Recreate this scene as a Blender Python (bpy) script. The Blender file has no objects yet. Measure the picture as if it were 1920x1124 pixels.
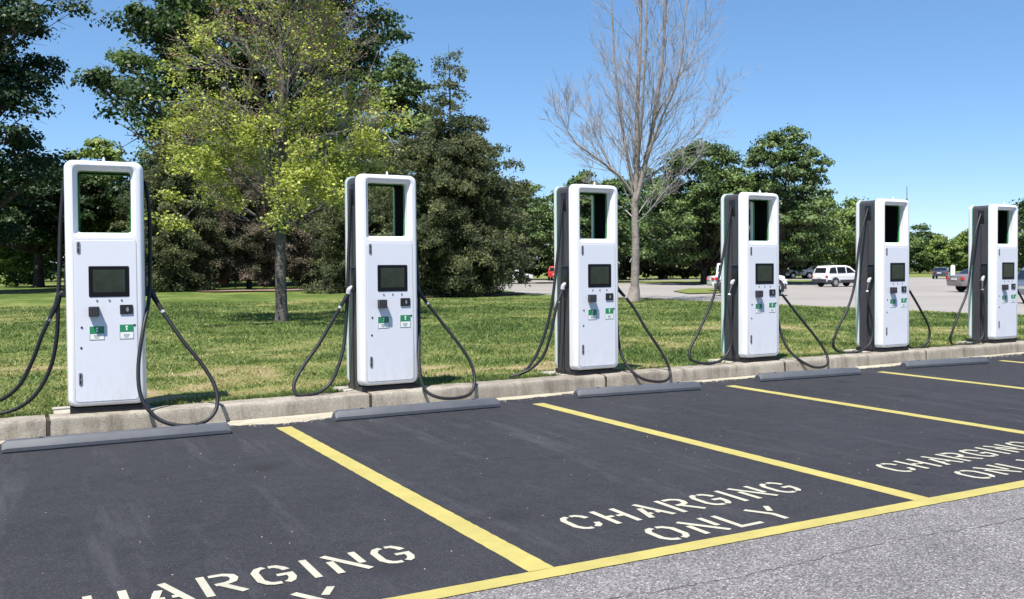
import bpy, bmesh, math, random
import numpy as np
from mathutils import Vector, Matrix

# ------------------------------------------------------------------ camera, sky, sun, exposure
sc = bpy.context.scene
col = sc.collection
CAM = Vector((0.4701, -9.0033, 1.5128)); YAW, PITCH, ROLL = 0.555036, 0.0234666, -0.005253
fw = Vector((math.sin(YAW)*math.cos(PITCH), math.cos(YAW)*math.cos(PITCH), -math.sin(PITCH)))
r0 = Vector((math.cos(YAW), -math.sin(YAW), 0)); u0 = r0.cross(fw)
r2 = r0*math.cos(ROLL)+u0*math.sin(ROLL); u2 = -r0*math.sin(ROLL)+u0*math.cos(ROLL)
cd = bpy.data.cameras.new('camera'); cam = bpy.data.objects.new('camera', cd); col.objects.link(cam)
cam.matrix_world = Matrix(((r2.x, u2.x, -fw.x, CAM.x), (r2.y, u2.y, -fw.y, CAM.y), (r2.z, u2.z, -fw.z, CAM.z), (0, 0, 0, 1)))
cd.sensor_width = 36; cd.sensor_fit = 'HORIZONTAL'; cd.lens = 36*1773.18/1920
cd.shift_x = -133.86/1920; cd.shift_y = -21.68/1920
cd.clip_start = 0.05; cd.clip_end = 3000
sc.camera = cam

w = bpy.data.worlds.new("World"); sc.world = w; w.use_nodes = True
nt = w.node_tree; bg = nt.nodes['Background']
sky = nt.nodes.new('ShaderNodeTexSky'); sky.sky_type = 'NISHITA'; sky.sun_disc = False
sky.sun_elevation = math.radians(62.6); sky.sun_rotation = math.radians(230.5)
sky.altitude = 1500; sky.air_density = 1.0; sky.dust_density = 0.0; sky.ozone_density = 10
gm = nt.nodes.new('ShaderNodeGamma'); gm.inputs[1].default_value = 0.76
hs = nt.nodes.new('ShaderNodeHueSaturation'); hs.inputs['Saturation'].default_value = 1.1
nt.links.new(sky.outputs[0], gm.inputs[0]); nt.links.new(gm.outputs[0], hs.inputs['Color'])
nt.links.new(hs.outputs[0], bg.inputs[0]); bg.inputs[1].default_value = 0.15
sl = bpy.data.lights.new('sun', 'SUN'); sl.energy = 5.0; sl.angle = math.radians(0.5); sl.color = (1.0, 0.955, 0.88)
so = bpy.data.objects.new('sun', sl); col.objects.link(so)
so.rotation_euler = Vector((0.40, 0.33, -1.0)).to_track_quat('-Z', 'Y').to_euler(); so.location = (-20, -20, 50)
sc.view_settings.view_transform = 'Standard'; sc.view_settings.look = 'None'
sc.view_settings.exposure = 0.72; sc.view_settings.gamma = 1.0

# ------------------------------------------------------------------ materials
def mat(name, base, rough=0.6, metal=0.0, spec=0.5, coat=0.0, noise=None, bump=None, emit=None):
    """noise=(scale, other colour, amount); bump=(scale, strength, distance)"""
    m = bpy.data.materials.new(name); m.use_nodes = True
    n = m.node_tree.nodes; l = m.node_tree.links; b = n['Principled BSDF']
    b.inputs['Base Color'].default_value = (*base, 1); b.inputs['Roughness'].default_value = rough
    b.inputs['Metallic'].default_value = metal; b.inputs['Specular IOR Level'].default_value = spec
    b.inputs['Coat Weight'].default_value = coat; b.inputs['Coat Roughness'].default_value = 0.08
    if noise or bump:
        tc = n.new('ShaderNodeTexCoord')
    if noise:
        t = n.new('ShaderNodeTexNoise'); t.inputs['Scale'].default_value = noise[0]; t.inputs['Detail'].default_value = 6
        t.inputs['Roughness'].default_value = 0.65
        l.new(tc.outputs['Object'], t.inputs['Vector'])
        r = n.new('ShaderNodeMapRange'); r.inputs[1].default_value = 0.38; r.inputs[2].default_value = 0.66
        r.inputs[4].default_value = noise[2]
        l.new(t.outputs[0], r.inputs[0])
        mx = n.new('ShaderNodeMix'); mx.data_type = 'RGBA'
        mx.inputs[6].default_value = (*base, 1); mx.inputs[7].default_value = (*noise[1], 1)
        l.new(r.outputs[0], mx.inputs[0]); l.new(mx.outputs[2], b.inputs['Base Color'])
    if bump:
        t2 = n.new('ShaderNodeTexNoise'); t2.inputs['Scale'].default_value = bump[0]; t2.inputs['Detail'].default_value = 5
        l.new(tc.outputs['Object'], t2.inputs['Vector'])
        bp = n.new('ShaderNodeBump'); bp.inputs['Strength'].default_value = bump[1]; bp.inputs['Distance'].default_value = bump[2]
        l.new(t2.outputs[0], bp.inputs['Height']); l.new(bp.outputs[0], b.inputs['Normal'])
    if emit:
        b.inputs['Emission Color'].default_value = (*emit[0], 1); b.inputs['Emission Strength'].default_value = emit[1]
    return m

def mix_rgb(n, l, fac, a, b_, mode='MIX'):
    mx = n.new('ShaderNodeMix'); mx.data_type = 'RGBA'; mx.blend_type = mode
    for s, v in ((0, fac), (6, a), (7, b_)):
        if isinstance(v, bpy.types.NodeSocket): l.new(v, mx.inputs[s])
        elif s == 0: mx.inputs[0].default_value = v
        else: mx.inputs[s].default_value = (*v, 1)
    return mx.outputs[2]

def ramp(n, l, src, stops):
    r = n.new('ShaderNodeValToRGB'); cr = r.color_ramp
    while len(cr.elements) < len(stops): cr.elements.new(0.5)
    for e, (p, c) in zip(cr.elements, stops):
        e.position = p; e.color = (*c, 1) if len(c) == 3 else c
    l.new(src, r.inputs[0]); return r.outputs[0]

def noise_n(n, l, vec, scale, detail=5, rough=0.6):
    t = n.new('ShaderNodeTexNoise'); t.inputs['Scale'].default_value = scale; t.inputs['Detail'].default_value = detail
    t.inputs['Roughness'].default_value = rough; l.new(vec, t.inputs['Vector']); return t.outputs[0]

def voro(n, l, vec, scale, out=1, feature='F1'):
    t = n.new('ShaderNodeTexVoronoi'); t.feature = feature; t.inputs['Scale'].default_value = scale
    l.new(vec, t.inputs['Vector']); return t.outputs[out]

def base_mat(name, rough=0.8, spec=0.3):
    m = bpy.data.materials.new(name); m.use_nodes = True
    n = m.node_tree.nodes; l = m.node_tree.links; b = n['Principled BSDF']
    b.inputs['Roughness'].default_value = rough; b.inputs['Specular IOR Level'].default_value = spec
    g = n.new('ShaderNodeNewGeometry')
    return m, n, l, b, g.outputs['Position']

def bump_to(n, l, b, h, strength, dist):
    bp = n.new('ShaderNodeBump'); bp.inputs['Strength'].default_value = strength; bp.inputs['Distance'].default_value = dist
    l.new(h, bp.inputs['Height']); l.new(bp.outputs[0], b.inputs['Normal'])

W3 = lambda v: (v, v, v)
# sealed asphalt of the bays
m, n, l, b, pos = base_mat('sealed_asphalt', 0.75, 0.14)
big = noise_n(n, l, pos, 0.55, 6, 0.6); mid = noise_n(n, l, pos, 6, 5, 0.7); fine = noise_n(n, l, pos, 95, 3, 0.7)
c = ramp(n, l, big, [(0.3, (0.022, 0.0222, 0.0262)), (0.7, (0.034, 0.0342, 0.040))])
c = mix_rgb(n, l, ramp(n, l, mid, [(0.35, W3(0)), (0.75, W3(0.45))]), c, (0.052, 0.053, 0.061))
c = mix_rgb(n, l, ramp(n, l, fine, [(0.52, W3(0)), (0.70, W3(0.75))]), c, (0.075, 0.075, 0.087))
fine2 = noise_n(n, l, pos, 190, 2, 0.8); c = mix_rgb(n, l, 1.0, c, ramp(n, l, fine2, [(0.3, W3(0.68)), (0.6, W3(1.12))]), 'MULTIPLY')
mpx = n.new('ShaderNodeMapping'); mpx.inputs['Scale'].default_value = (2.2, 0.22, 1); mpx.inputs['Rotation'].default_value = (0, 0, 0.15); l.new(pos, mpx.inputs[0])
scf = noise_n(n, l, mpx.outputs[0], 1.3, 6, 0.75); c = mix_rgb(n, l, ramp(n, l, scf, [(0.54, W3(0)), (0.70, W3(0.32))]), c, (0.10, 0.10, 0.108))
mpd = n.new('ShaderNodeMapping'); mpd.inputs['Location'].default_value = (5, 3, 0); l.new(pos, mpd.inputs[0])
drp = voro(n, l, mpd.outputs[0], 0.8, 0); c = mix_rgb(n, l, ramp(n, l, drp, [(0.0, W3(0.55)), (0.10, W3(0.25)), (0.15, W3(0.0))]), c, (0.018, 0.018, 0.02))
sp = voro(n, l, pos, 14, 0); c = mix_rgb(n, l, ramp(n, l, sp, [(0.0, W3(0.6)), (0.055, W3(0.0))]), c, (0.2, 0.19, 0.18))
l.new(c, b.inputs['Base Color']); bump_to(n, l, b, fine, 0.5, 0.006); M_SEAL = m
l.new(ramp(n, l, mid, [(0.3, W3(0.72)), (0.7, W3(0.95))]), b.inputs['Roughness'])
# old coarse asphalt of the aisle
m, n, l, b, pos = base_mat('coarse_asphalt', 0.9, 0.2)
v = n.new('ShaderNodeTexVoronoi'); v.inputs['Scale'].default_value = 120; l.new(pos, v.inputs['Vector'])
sx = n.new('ShaderNodeSeparateColor'); l.new(v.outputs['Color'], sx.inputs[0])
c = ramp(n, l, sx.outputs[0], [(0.0, (0.085, 0.08, 0.082)), (0.35, (0.15, 0.142, 0.144)), (0.62, (0.20, 0.19, 0.192)), (0.88, (0.265, 0.25, 0.253)), (1.0, (0.45, 0.43, 0.41))])
bigs = noise_n(n, l, pos, 1.6, 6, 0.65)
c = mix_rgb(n, l, 1.0, c, ramp(n, l, bigs, [(0.3, W3(0.80)), (0.7, W3(1.12))]), 'MULTIPLY')
l.new(c, b.inputs['Base Color']); bump_to(n, l, b, v.outputs['Distance'], 0.7, 0.008); M_OLD = m
# kerb concrete
def concrete(name, a, d, stain, ver=True):
    m, n, l, b, pos = base_mat(name, 0.9, 0.2)
    mp = n.new('ShaderNodeMapping'); mp.inputs['Scale'].default_value = (1, 1, 0.18); l.new(pos, mp.inputs[0])
    st = noise_n(n, l, mp.outputs[0], 7, 7, 0.75); sp = noise_n(n, l, pos, 70, 4, 0.7); bg_ = noise_n(n, l, pos, 1.7, 4, 0.6)
    c = mix_rgb(n, l, ramp(n, l, bg_, [(0.35, W3(0)), (0.65, W3(1))]), a, d)
    c = mix_rgb(n, l, ramp(n, l, st, [(0.46, W3(0)), (0.72, W3(0.85))]), c, stain)
    c = mix_rgb(n, l, 1.0, c, ramp(n, l, sp, [(0.25, W3(0.62)), (0.6, W3(1.12))]), 'MULTIPLY')
    l.new(c, b.inputs['Base Color']); bump_to(n, l, b, sp, 0.6, 0.008); return m
M_KERB = concrete('weathered_concrete', (0.36, 0.325, 0.272), (0.27, 0.24, 0.20), (0.125, 0.105, 0.082))
M_GUT = concrete('gutter_concrete', (0.50, 0.46, 0.36), (0.40, 0.36, 0.28), (0.26, 0.23, 0.17))
M_PAD = concrete('pad_concrete', (0.46, 0.43, 0.37), (0.36, 0.33, 0.28), (0.25, 0.22, 0.18))
M_JOINT = mat('joint_filler', (0.06, 0.045, 0.04), 0.95)
# far car park
m, n, l, b, pos = base_mat('pale_asphalt', 0.9, 0.2)
bigs = noise_n(n, l, pos, 0.12, 6, 0.6); fine = noise_n(n, l, pos, 25, 3, 0.6)
c = ramp(n, l, bigs, [(0.3, (0.255, 0.236, 0.218)), (0.7, (0.325, 0.302, 0.28))])
c = mix_rgb(n, l, 1.0, c, ramp(n, l, fine, [(0.3, W3(0.85)), (0.7, W3(1.1))]), 'MULTIPLY')
l.new(c, b.inputs['Base Color']); M_FARLOT = m
# lawn
LAWN_RAMP = [(0.0, (0.070, 0.115, 0.025)), (0.30, (0.118, 0.168, 0.040)), (0.52, (0.175, 0.210, 0.060)), (0.72, (0.275, 0.26, 0.095)), (1.0, (0.40, 0.31, 0.19))]
def lawn_mat(name, attr):
    m, n, l, b, pos = base_mat(name, 0.9, 0.12)
    f = noise_n(n, l, pos, 2.2, 7, 0.75); g = noise_n(n, l, pos, 26, 5, 0.75); a = noise_n(n, l, pos, 0.25, 6, 0.65)
    if attr:
        at = n.new('ShaderNodeAttribute'); at.attribute_name = 'tone'; src = at.outputs['Fac']
    else: src = a
    mt = n.new('ShaderNodeMath'); mt.operation = 'MULTIPLY_ADD'; l.new(f, mt.inputs[0]); mt.inputs[1].default_value = 0.9; l.new(src, mt.inputs[2])
    mt2 = n.new('ShaderNodeMath'); mt2.operation = 'SUBTRACT'; l.new(mt.outputs[0], mt2.inputs[0]); mt2.inputs[1].default_value = 0.45
    c = ramp(n, l, mt2.outputs[0], LAWN_RAMP)
    c = mix_rgb(n, l, 1.0, c, ramp(n, l, g, [(0.28, W3(0.55)), (0.68, W3(1.25))]), 'MULTIPLY')
    l.new(c, b.inputs['Base Color']); bump_to(n, l, b, g, 0.9, 0.04); return m
M_LAWN = lawn_mat('lawn_grass', True); M_FIELD = lawn_mat('field_grass', False)
_lat = np.random.default_rng(99).uniform(0, 1, (256, 256))
def vnoise(x, y):
    xi = np.floor(x).astype(int); yi = np.floor(y).astype(int); fx = x-xi; fy = y-yi; fx = fx*fx*(3-2*fx); fy = fy*fy*(3-2*fy)
    g_ = lambda a, b_: _lat[a % 256, b_ % 256]
    return (g_(xi, yi)*(1-fx)+g_(xi+1, yi)*fx)*(1-fy)+(g_(xi, yi+1)*(1-fx)+g_(xi+1, yi+1)*fx)*fy
def lawn_tone(x, y):
    """0 lush green .. 1 bare straw; patches from half a metre to several metres; dappled shade painted in farther off"""
    x = np.asarray(x, float); y = np.asarray(y, float)
    wx = x+1.5*vnoise(x*.8+9, y*.8); wy = y+1.5*vnoise(x*.8+50, y*.8+30); t = .40*vnoise(wx*.38+3, wy*.34+5)+.30*vnoise(wx*.95+40, wy*.9+11)+.30*vnoise(wx*2.6+70, wy*2.3+20)
    t = (t-.5)*(1.35+1.0*np.clip((9-y)/7, 0, 1))+.34
    t = t+0.34*(vnoise(x*.16+5, y*.13+60)-.5)*np.clip((y-6)/10, 0, 1)  # broad tone patches away from the kerb imitate dappled shade on the grass
    return np.clip(t+0.10*np.clip((7-y)/6, 0, 1)+0.05*np.clip((y-14)/20, 0, 1), 0.02, 1)
def tone_mat(name, stops, trans=0.4, rough=0.5, island=0.4, spec=0.45):
    """leaf / blade material: ramp over the painted attribute «tone» plus a random shift of each leaf"""
    m, n, l, b, pos = base_mat(name, rough, spec)
    at = n.new('ShaderNodeAttribute'); at.attribute_name = 'tone'
    c = ramp(n, l, at.outputs['Fac'], stops)
    g = n.new('ShaderNodeNewGeometry')
    c = mix_rgb(n, l, 1.0, c, ramp(n, l, g.outputs['Random Per Island'], [(0, W3(1-island)), (1, W3(1+island))]), 'MULTIPLY')
    l.new(c, b.inputs['Base Color'])
    tr = n.new('ShaderNodeBsdfTranslucent'); l.new(c, tr.inputs[0]); ms = n.new('ShaderNodeMixShader'); ms.inputs[0].default_value = trans
    out = n['Material Output']; l.new(b.outputs[0], ms.inputs[1]); l.new(tr.outputs[0], ms.inputs[2]); l.new(ms.outputs[0], out.inputs[0])
    return m
M_BLADE = tone_mat('grass_blades', [(p_, tuple(min(1, q_*1.15) for q_ in c_)) for p_, c_ in LAWN_RAMP], 0.35, 0.6, 0.35)
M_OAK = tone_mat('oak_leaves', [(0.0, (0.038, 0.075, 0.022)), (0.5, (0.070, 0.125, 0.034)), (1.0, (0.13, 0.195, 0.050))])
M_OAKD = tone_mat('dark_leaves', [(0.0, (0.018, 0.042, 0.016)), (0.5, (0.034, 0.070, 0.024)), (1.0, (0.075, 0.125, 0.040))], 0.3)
M_YELLOW = tone_mat('yellow_green_leaves', [(0.0, (0.17, 0.22, 0.04)), (0.45, (0.35, 0.40, 0.065)), (0.85, (0.60, 0.62, 0.15)), (1.0, (0.22, 0.12, 0.08))], 0.45)
M_SPRUCE = tone_mat('spruce_needles', [(0.0, (0.065, 0.088, 0.042)), (0.5, (0.125, 0.150, 0.065)), (1.0, (0.23, 0.245, 0.105))], 0.45, 0.7)
M_BROWN = tone_mat('brown_needles', [(0.0, (0.10, 0.12, 0.055)), (0.4, (0.17, 0.155, 0.10)), (1.0, (0.30, 0.235, 0.19))], 0.45, 0.8)
M_MID = tone_mat('mid_green_leaves', [(0.0, (0.055, 0.095, 0.028)), (0.5, (0.10, 0.16, 0.045)), (1.0, (0.175, 0.24, 0.065))], 0.3)
M_LIGHT = tone_mat('light_green_leaves', [(0.0, (0.09, 0.15, 0.03)), (0.5, (0.18, 0.26, 0.055)), (1.0, (0.30, 0.37, 0.085))], 0.35)
M_BARK = mat('grey_bark', (0.13, 0.115, 0.105), 0.95, noise=(6, (0.055, 0.048, 0.045), 1.0), bump=(14, 0.8, 0.05))
M_DBARK = mat('dark_bark', (0.075, 0.062, 0.052), 0.95, noise=(5, (0.035, 0.03, 0.026), 1.0), bump=(12, 0.8, 0.05))
M_TWIG = mat('grey_twigs', (0.31, 0.285, 0.29), 0.9)
M_PALE = mat('pale_dry_bark', (0.31, 0.265, 0.24), 0.9, noise=(3, (0.17, 0.145, 0.13), 1.0), bump=(10, 0.6, 0.04))
M_MULCH = mat('mulch', (0.17, 0.10, 0.075), 0.95, noise=(9, (0.36, 0.25, 0.20), 1.0), bump=(25, 1.0, 0.05))
# paints
def paint(name, base, worn, thr):
    m, n, l, b, pos = base_mat(name, 0.7, 0.3)
    f = noise_n(n, l, pos, 60, 5, 0.75); g = noise_n(n, l, pos, 3.5, 5, 0.7)
    c = mix_rgb(n, l, ramp(n, l, f, [(thr, W3(0)), (thr+0.14, W3(0.75))]), base, worn)
    c = mix_rgb(n, l, 1.0, c, ramp(n, l, g, [(0.3, W3(0.82)), (0.7, W3(1.05))]), 'MULTIPLY')
    l.new(c, b.inputs['Base Color']); bump_to(n, l, b, f, 0.4, 0.004); return m
M_YEL = paint('yellow_paint', (0.42, 0.36, 0.115), (0.28, 0.24, 0.11), 0.60)
M_WHP = paint('white_road_paint', (0.46, 0.44, 0.355), (0.20, 0.19, 0.165), 0.58)
M_STOP = mat('grey_rubber_block', (0.070, 0.075, 0.090), 0.6, noise=(5, (0.088, 0.093, 0.107), 1.0), bump=(120, 0.5, 0.003))
# chargers
def shell_mat(name, base, rough, coat):
    m = mat(name, base, rough, coat=coat); n = m.node_tree.nodes; l = m.node_tree.links; b = n['Principled BSDF']
    g = n.new('ShaderNodeNewGeometry'); pos = g.outputs['Position']; sx = n.new('ShaderNodeSeparateXYZ'); l.new(pos, sx.inputs[0])
    mr = n.new('ShaderNodeMapRange'); mr.inputs[1].default_value = 0.75; mr.inputs[2].default_value = 0.20; l.new(sx.outputs['Z'], mr.inputs[0])
    mp = n.new('ShaderNodeMapping'); mp.inputs['Scale'].default_value = (1, 1, 0.25); l.new(pos, mp.inputs[0])
    d = noise_n(n, l, mp.outputs[0], 16, 6, 0.75); d2 = noise_n(n, l, pos, 2.5, 5, 0.7)
    mu = n.new('ShaderNodeMath'); mu.operation = 'MULTIPLY'; l.new(mr.outputs[0], mu.inputs[0]); l.new(ramp(n, l, d, [(0.45, W3(0)), (0.8, W3(0.42))]), mu.inputs[1])
    c = mix_rgb(n, l, ramp(n, l, d2, [(0.3, W3(0)), (0.7, W3(1))]), base, tuple(v*0.955 for v in base))
    c = mix_rgb(n, l, mu.outputs[0], c, (0.42, 0.38, 0.31)); l.new(c, b.inputs['Base Color'])
    l.new(ramp(n, l, d2, [(0.3, W3(rough)), (0.75, W3(rough+0.15))]), b.inputs['Roughness']); return m
M_WHITE = shell_mat('gloss_white_shell', (0.80, 0.80, 0.82), 0.26, 0.5)
M_DOOR = shell_mat('satin_white_door', (0.70, 0.71, 0.765), 0.4, 0.1)
M_BODY = mat('charcoal_panel', (0.046, 0.041, 0.049), 0.5, noise=(4, (0.058, 0.052, 0.061), 1.0))
M_DARK = mat('black_plastic', (0.012, 0.012, 0.014), 0.35)
M_LINE = mat('black_lining', (0.005, 0.005, 0.006), 0.9, spec=0.08)
M_GREEN = mat('mint_green_trim', (0.09, 0.42, 0.27), 0.4)
M_WGREEN = mat('green_window_rim', (0.03, 0.30, 0.07), 0.4)
M_STG = mat('green_label', (0.02, 0.22, 0.09), 0.5)
M_STW = mat('white_label', (0.78, 0.80, 0.78), 0.5)
M_STT = mat('grey_print', (0.16, 0.18, 0.175), 0.6)
M_SEAM = mat('shadow_gap', (0.42, 0.42, 0.45), 0.6)
M_GLASS = mat('screen_bezel_glass', (0.006, 0.006, 0.008), 0.3, spec=0.2)
M_SCR = mat('screen_display', (0.012, 0.018, 0.015), 0.10, spec=0.55, noise=(9, (0.022, 0.03, 0.024), 1.0))
M_CABLE = mat('black_cable_rubber', (0.017, 0.017, 0.020), 0.5, spec=0.4)
M_GRIP = mat('pale_grey_grip', (0.42, 0.42, 0.44), 0.3)
M_METAL = mat('brushed_metal', (0.22, 0.22, 0.23), 0.5, metal=0.3)
M_PAD2 = mat('keypad_grey', (0.02, 0.019, 0.024), 0.5)
M_KEY = mat('keypad_keys', (0.05, 0.047, 0.057), 0.4)
# vehicles and far things
def carpaint(name, c): return mat(name, c, 0.3, coat=0.8)
M_CWHITE = carpaint('white_car_paint', (0.75, 0.75, 0.77)); M_CGREY = carpaint('brown_grey_car_paint', (0.20, 0.17, 0.17))
M_CRED = carpaint('red_car_paint', (0.45, 0.03, 0.02)); M_CDARK = carpaint('dark_blue_car_paint', (0.035, 0.04, 0.07)); M_CBLUE = carpaint('blue_grey_car_paint', (0.16, 0.19, 0.24))
M_CSILV = carpaint('silver_car_paint', (0.45, 0.46, 0.48))
M_TINT = mat('tinted_glass', (0.012, 0.014, 0.018), 0.08); M_TYRE = mat('tyre_rubber', (0.02, 0.02, 0.022), 0.85)
M_RIM = mat('alloy_rim', (0.55, 0.55, 0.57), 0.3, metal=0.7); M_TRIM = mat('dark_bumper_plastic', (0.04, 0.038, 0.045), 0.6)
M_RLAMP = mat('red_lamp', (0.5, 0.02, 0.015), 0.25); M_FLAMP = mat('clear_lamp', (0.7, 0.7, 0.7), 0.15)
M_PLATE = mat('number_plate', (0.6, 0.6, 0.55), 0.5)
M_BRICK = mat('orange_brick', (0.52, 0.17, 0.09), 0.9, noise=(12, (0.40, 0.14, 0.08), 1.0))
M_ROOF = mat('pale_shingle', (0.50, 0.42, 0.36), 0.9, noise=(8, (0.40, 0.33, 0.28), 1.0))
M_POST = mat('white_post_paint', (0.8, 0.8, 0.78), 0.6); M_WOOD = mat('pole_wood', (0.18, 0.15, 0.13), 0.9)

# ------------------------------------------------------------------ helpers
def tag(o, label=None, cat=None, group=None, kind=None):
    if label: o['label'] = label
    if cat: o['category'] = cat
    if group: o['group'] = group
    if kind: o['kind'] = kind
    return o

def empty(name, loc=(0, 0, 0), rz=0.0, scale=1.0):
    o = bpy.data.objects.new(name, None); col.objects.link(o); o.empty_display_size = 0.3
    o.location = loc; o.rotation_euler = (0, 0, rz); o.scale = (scale,)*3; return o

def copy_tree(o, parent=None):
    c = o.copy(); col.objects.link(c)
    if parent is not None: c.parent = parent
    for ch in list(o.children): copy_tree(ch, c)
    return c

class MB:
    def __init__(s): s.v = []; s.f = []
    def add(s, V, F):
        k = len(s.v); s.v += [tuple(p) for p in V]; s.f += [tuple(i+k for i in f) for f in F]; return s
    def box(s, x0, x1, y0, y1, z0, z1):
        V = [(x0, y0, z0), (x1, y0, z0), (x1, y1, z0), (x0, y1, z0), (x0, y0, z1), (x1, y0, z1), (x1, y1, z1), (x0, y1, z1)]
        return s.add(V, [(0, 3, 2, 1), (4, 5, 6, 7), (0, 1, 5, 4), (1, 2, 6, 5), (2, 3, 7, 6), (3, 0, 4, 7)])
    def loft(s, loops, cap0=False, cap1=False, closed=True):
        n = len(loops[0]); V = [p for L in loops for p in L]; F = []
        for i in range(len(loops)-1):
            for j in range(n if closed else n-1):
                a = i*n+j; b = i*n+(j+1) % n; F.append((a, b, b+n, a+n))
        if cap0: F.append(tuple(range(n-1, -1, -1)))
        if cap1: F.append(tuple((len(loops)-1)*n+i for i in range(n)))
        return s.add(V, F)
    def tube(s, pts, rad, sides=8, cap=True):
        pts = [Vector(p) for p in pts]; n = len(pts); loops = []
        if not hasattr(rad, '__len__'): rad = [rad]*n
        t = (pts[1]-pts[0]).normalized(); up = Vector((0, 0, 1)) if abs(t.z) < .9 else Vector((1, 0, 0))
        a = t.cross(up).normalized()
        for i in range(n):
            t = (pts[min(i+1, n-1)]-pts[max(i-1, 0)]).normalized()
            a = (a-t*a.dot(t)).normalized(); b = t.cross(a)
            loops.append([pts[i]+(a*math.cos(2*math.pi*k/sides)+b*math.sin(2*math.pi*k/sides))*rad[i] for k in range(sides)])
        return s.loft(loops, cap, cap)
    def cyl(s, c, axis, r, h, sides=16):
        c = Vector(c); ax = Vector({'x': (1, 0, 0), 'y': (0, 1, 0), 'z': (0, 0, 1)}[axis])
        return s.tube([c-ax*h/2, c+ax*h/2], r, sides)
    def build(s, name, material, parent=None, smooth=True, angle=35, bevel=0.0):
        me = bpy.data.meshes.new(name); bm = bmesh.new()
        vs = [bm.verts.new(p) for p in s.v]
        for f in s.f:
            try: bm.faces.new([vs[i] for i in f])
            except ValueError: pass
        bmesh.ops.recalc_face_normals(bm, faces=bm.faces)
        if bevel > 0:
            es = [e for e in bm.edges if len(e.link_faces) == 2 and e.calc_face_angle(0) > math.radians(40)]
            bmesh.ops.bevel(bm, geom=es, offset=bevel, segments=2, profile=0.5, affect='EDGES', clamp_overlap=True)
        if smooth:
            for f in bm.faces: f.smooth = True
            for e in bm.edges: e.smooth = len(e.link_faces) == 2 and e.calc_face_angle(0) < math.radians(angle)
        bm.to_mesh(me); bm.free(); me.materials.append(material)
        o = bpy.data.objects.new(name, me); col.objects.link(o)
        if parent is not None: o.parent = parent
        return o

def fast_mesh(name, V, nper, material, parent=None, tone=None, smooth=False):
    """V: (n*nper,3) array, every nper vertices one face"""
    me = bpy.data.meshes.new(name); nv = len(V); nf = nv//nper
    me.vertices.add(nv); me.vertices.foreach_set('co', np.ascontiguousarray(V, np.float32).ravel())
    me.loops.add(nv); me.loops.foreach_set('vertex_index', np.arange(nv, dtype=np.int32))
    me.polygons.add(nf); me.polygons.foreach_set('loop_start', np.arange(0, nv, nper, dtype=np.int32))
    me.update(calc_edges=True)
    if tone is not None:
        at = me.attributes.new('tone', 'FLOAT', 'POINT'); at.data.foreach_set('value', np.repeat(tone, nper).astype(np.float32))
    me.materials.append(material)
    o = bpy.data.objects.new(name, me); col.objects.link(o)
    if parent is not None: o.parent = parent
    return o

def sheet(name, poly, z, material):
    mb = MB(); mb.add([(x, y, z) for x, y in poly], [tuple(range(len(poly)))])
    return tag(mb.build(name, material, smooth=False), kind='structure')

def catmull(P, k=8):
    P = [Vector(p) for p in P]; out = []
    for i in range(len(P)-1):
        a = P[max(i-1, 0)]; b = P[i]; c = P[i+1]; d = P[min(i+2, len(P)-1)]
        for j in range(k):
            t = j/k
            out.append(0.5*((2*b)+(c-a)*t+(2*a-5*b+4*c-d)*t*t+(3*b-a-3*c+d)*t**3))
    out.append(P[-1]); return out

# ------------------------------------------------------------------ ground, lots, kerb
rng = np.random.default_rng(7); random.seed(7)
def hz(x, y):       # lawn height: just under the kerb top near the kerb, level with the lots far away
    t = min(max((y-1.05)/7.0, 0), 1); e = 0.135*(1-t)+0.03*t
    return e+0.03*math.sin(x*0.7+1)*math.sin(y*0.5)*min(1, max(0, (y-1.6)/3))*min(1, max(0, (25-x)/4))
g = 1200
sheet('ground', [(-g, -g), (g, -g), (g, g), (-g, g)], -0.03, M_FIELD)
# lawn as a gently uneven grid
xs = np.concatenate([np.linspace(-70, -4, 34), np.linspace(-3.8, 25.4, 190)]); ys = np.concatenate([np.linspace(1.0, 14, 90), np.linspace(14.2, 40, 90), np.linspace(40.6, 125, 80)])
mb = MB(); nx = len(xs)
def edge_x(x, y):   # right-hand boundary of the lawn follows the far car park's edge
    e = 25.4 if y < 24 else (25.4-(y-24)*0.09 if y < 35 else 24.4+(y-35)*0.33)
    e += 0.10*math.sin(y*1.9)+0.07*math.sin(y*4.3)
    return x if x < 20 else 20+(x-20)*(e-20)/5.4
V = [(edge_x(x, y), y, hz(x, y)) for y in ys for x in xs]
F = [(j*nx+i, j*nx+i+1, (j+1)*nx+i+1, (j+1)*nx+i) for j in range(len(ys)-1) for i in range(nx-1)]
mb.add(V, F); lw = mb.build('lawn', M_LAWN); tag(lw, kind='structure')
co = np.zeros(len(lw.data.vertices)*3, np.float32); lw.data.vertices.foreach_get('co', co); co = co.reshape(-1, 3)
at = lw.data.attributes.new('tone', 'FLOAT', 'POINT'); at.data.foreach_set('value', lawn_tone(co[:, 0], co[:, 1]).astype(np.float32))
# far car park
far_poly = [(25.2, -60), (25.2, 24), (24.2, 35), (30, 53), (47, 88), (150, 24), (190, -3), (190, -60)]
sheet('far_parking_lot', far_poly, 0.0, M_FARLOT)
isl = MB(); isl.add([(x, y, 0.05) for x, y in ((31.0, 29.8), (36.6, 30.2), (41.5, 35.5), (37.6, 38.2), (33.4, 34.4))], [(0, 1, 2, 3, 4)])
tag(isl.build('grass_island', M_FIELD, smooth=False), kind='structure')
isl = MB(); isl.add([(x, y, 0.05) for x, y in ((43, 60), (63, 46), (70, 52), (47, 71))], [(0, 1, 2, 3)])
tag(isl.build('grass_strip', M_FIELD, smooth=False), kind='structure')
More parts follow.
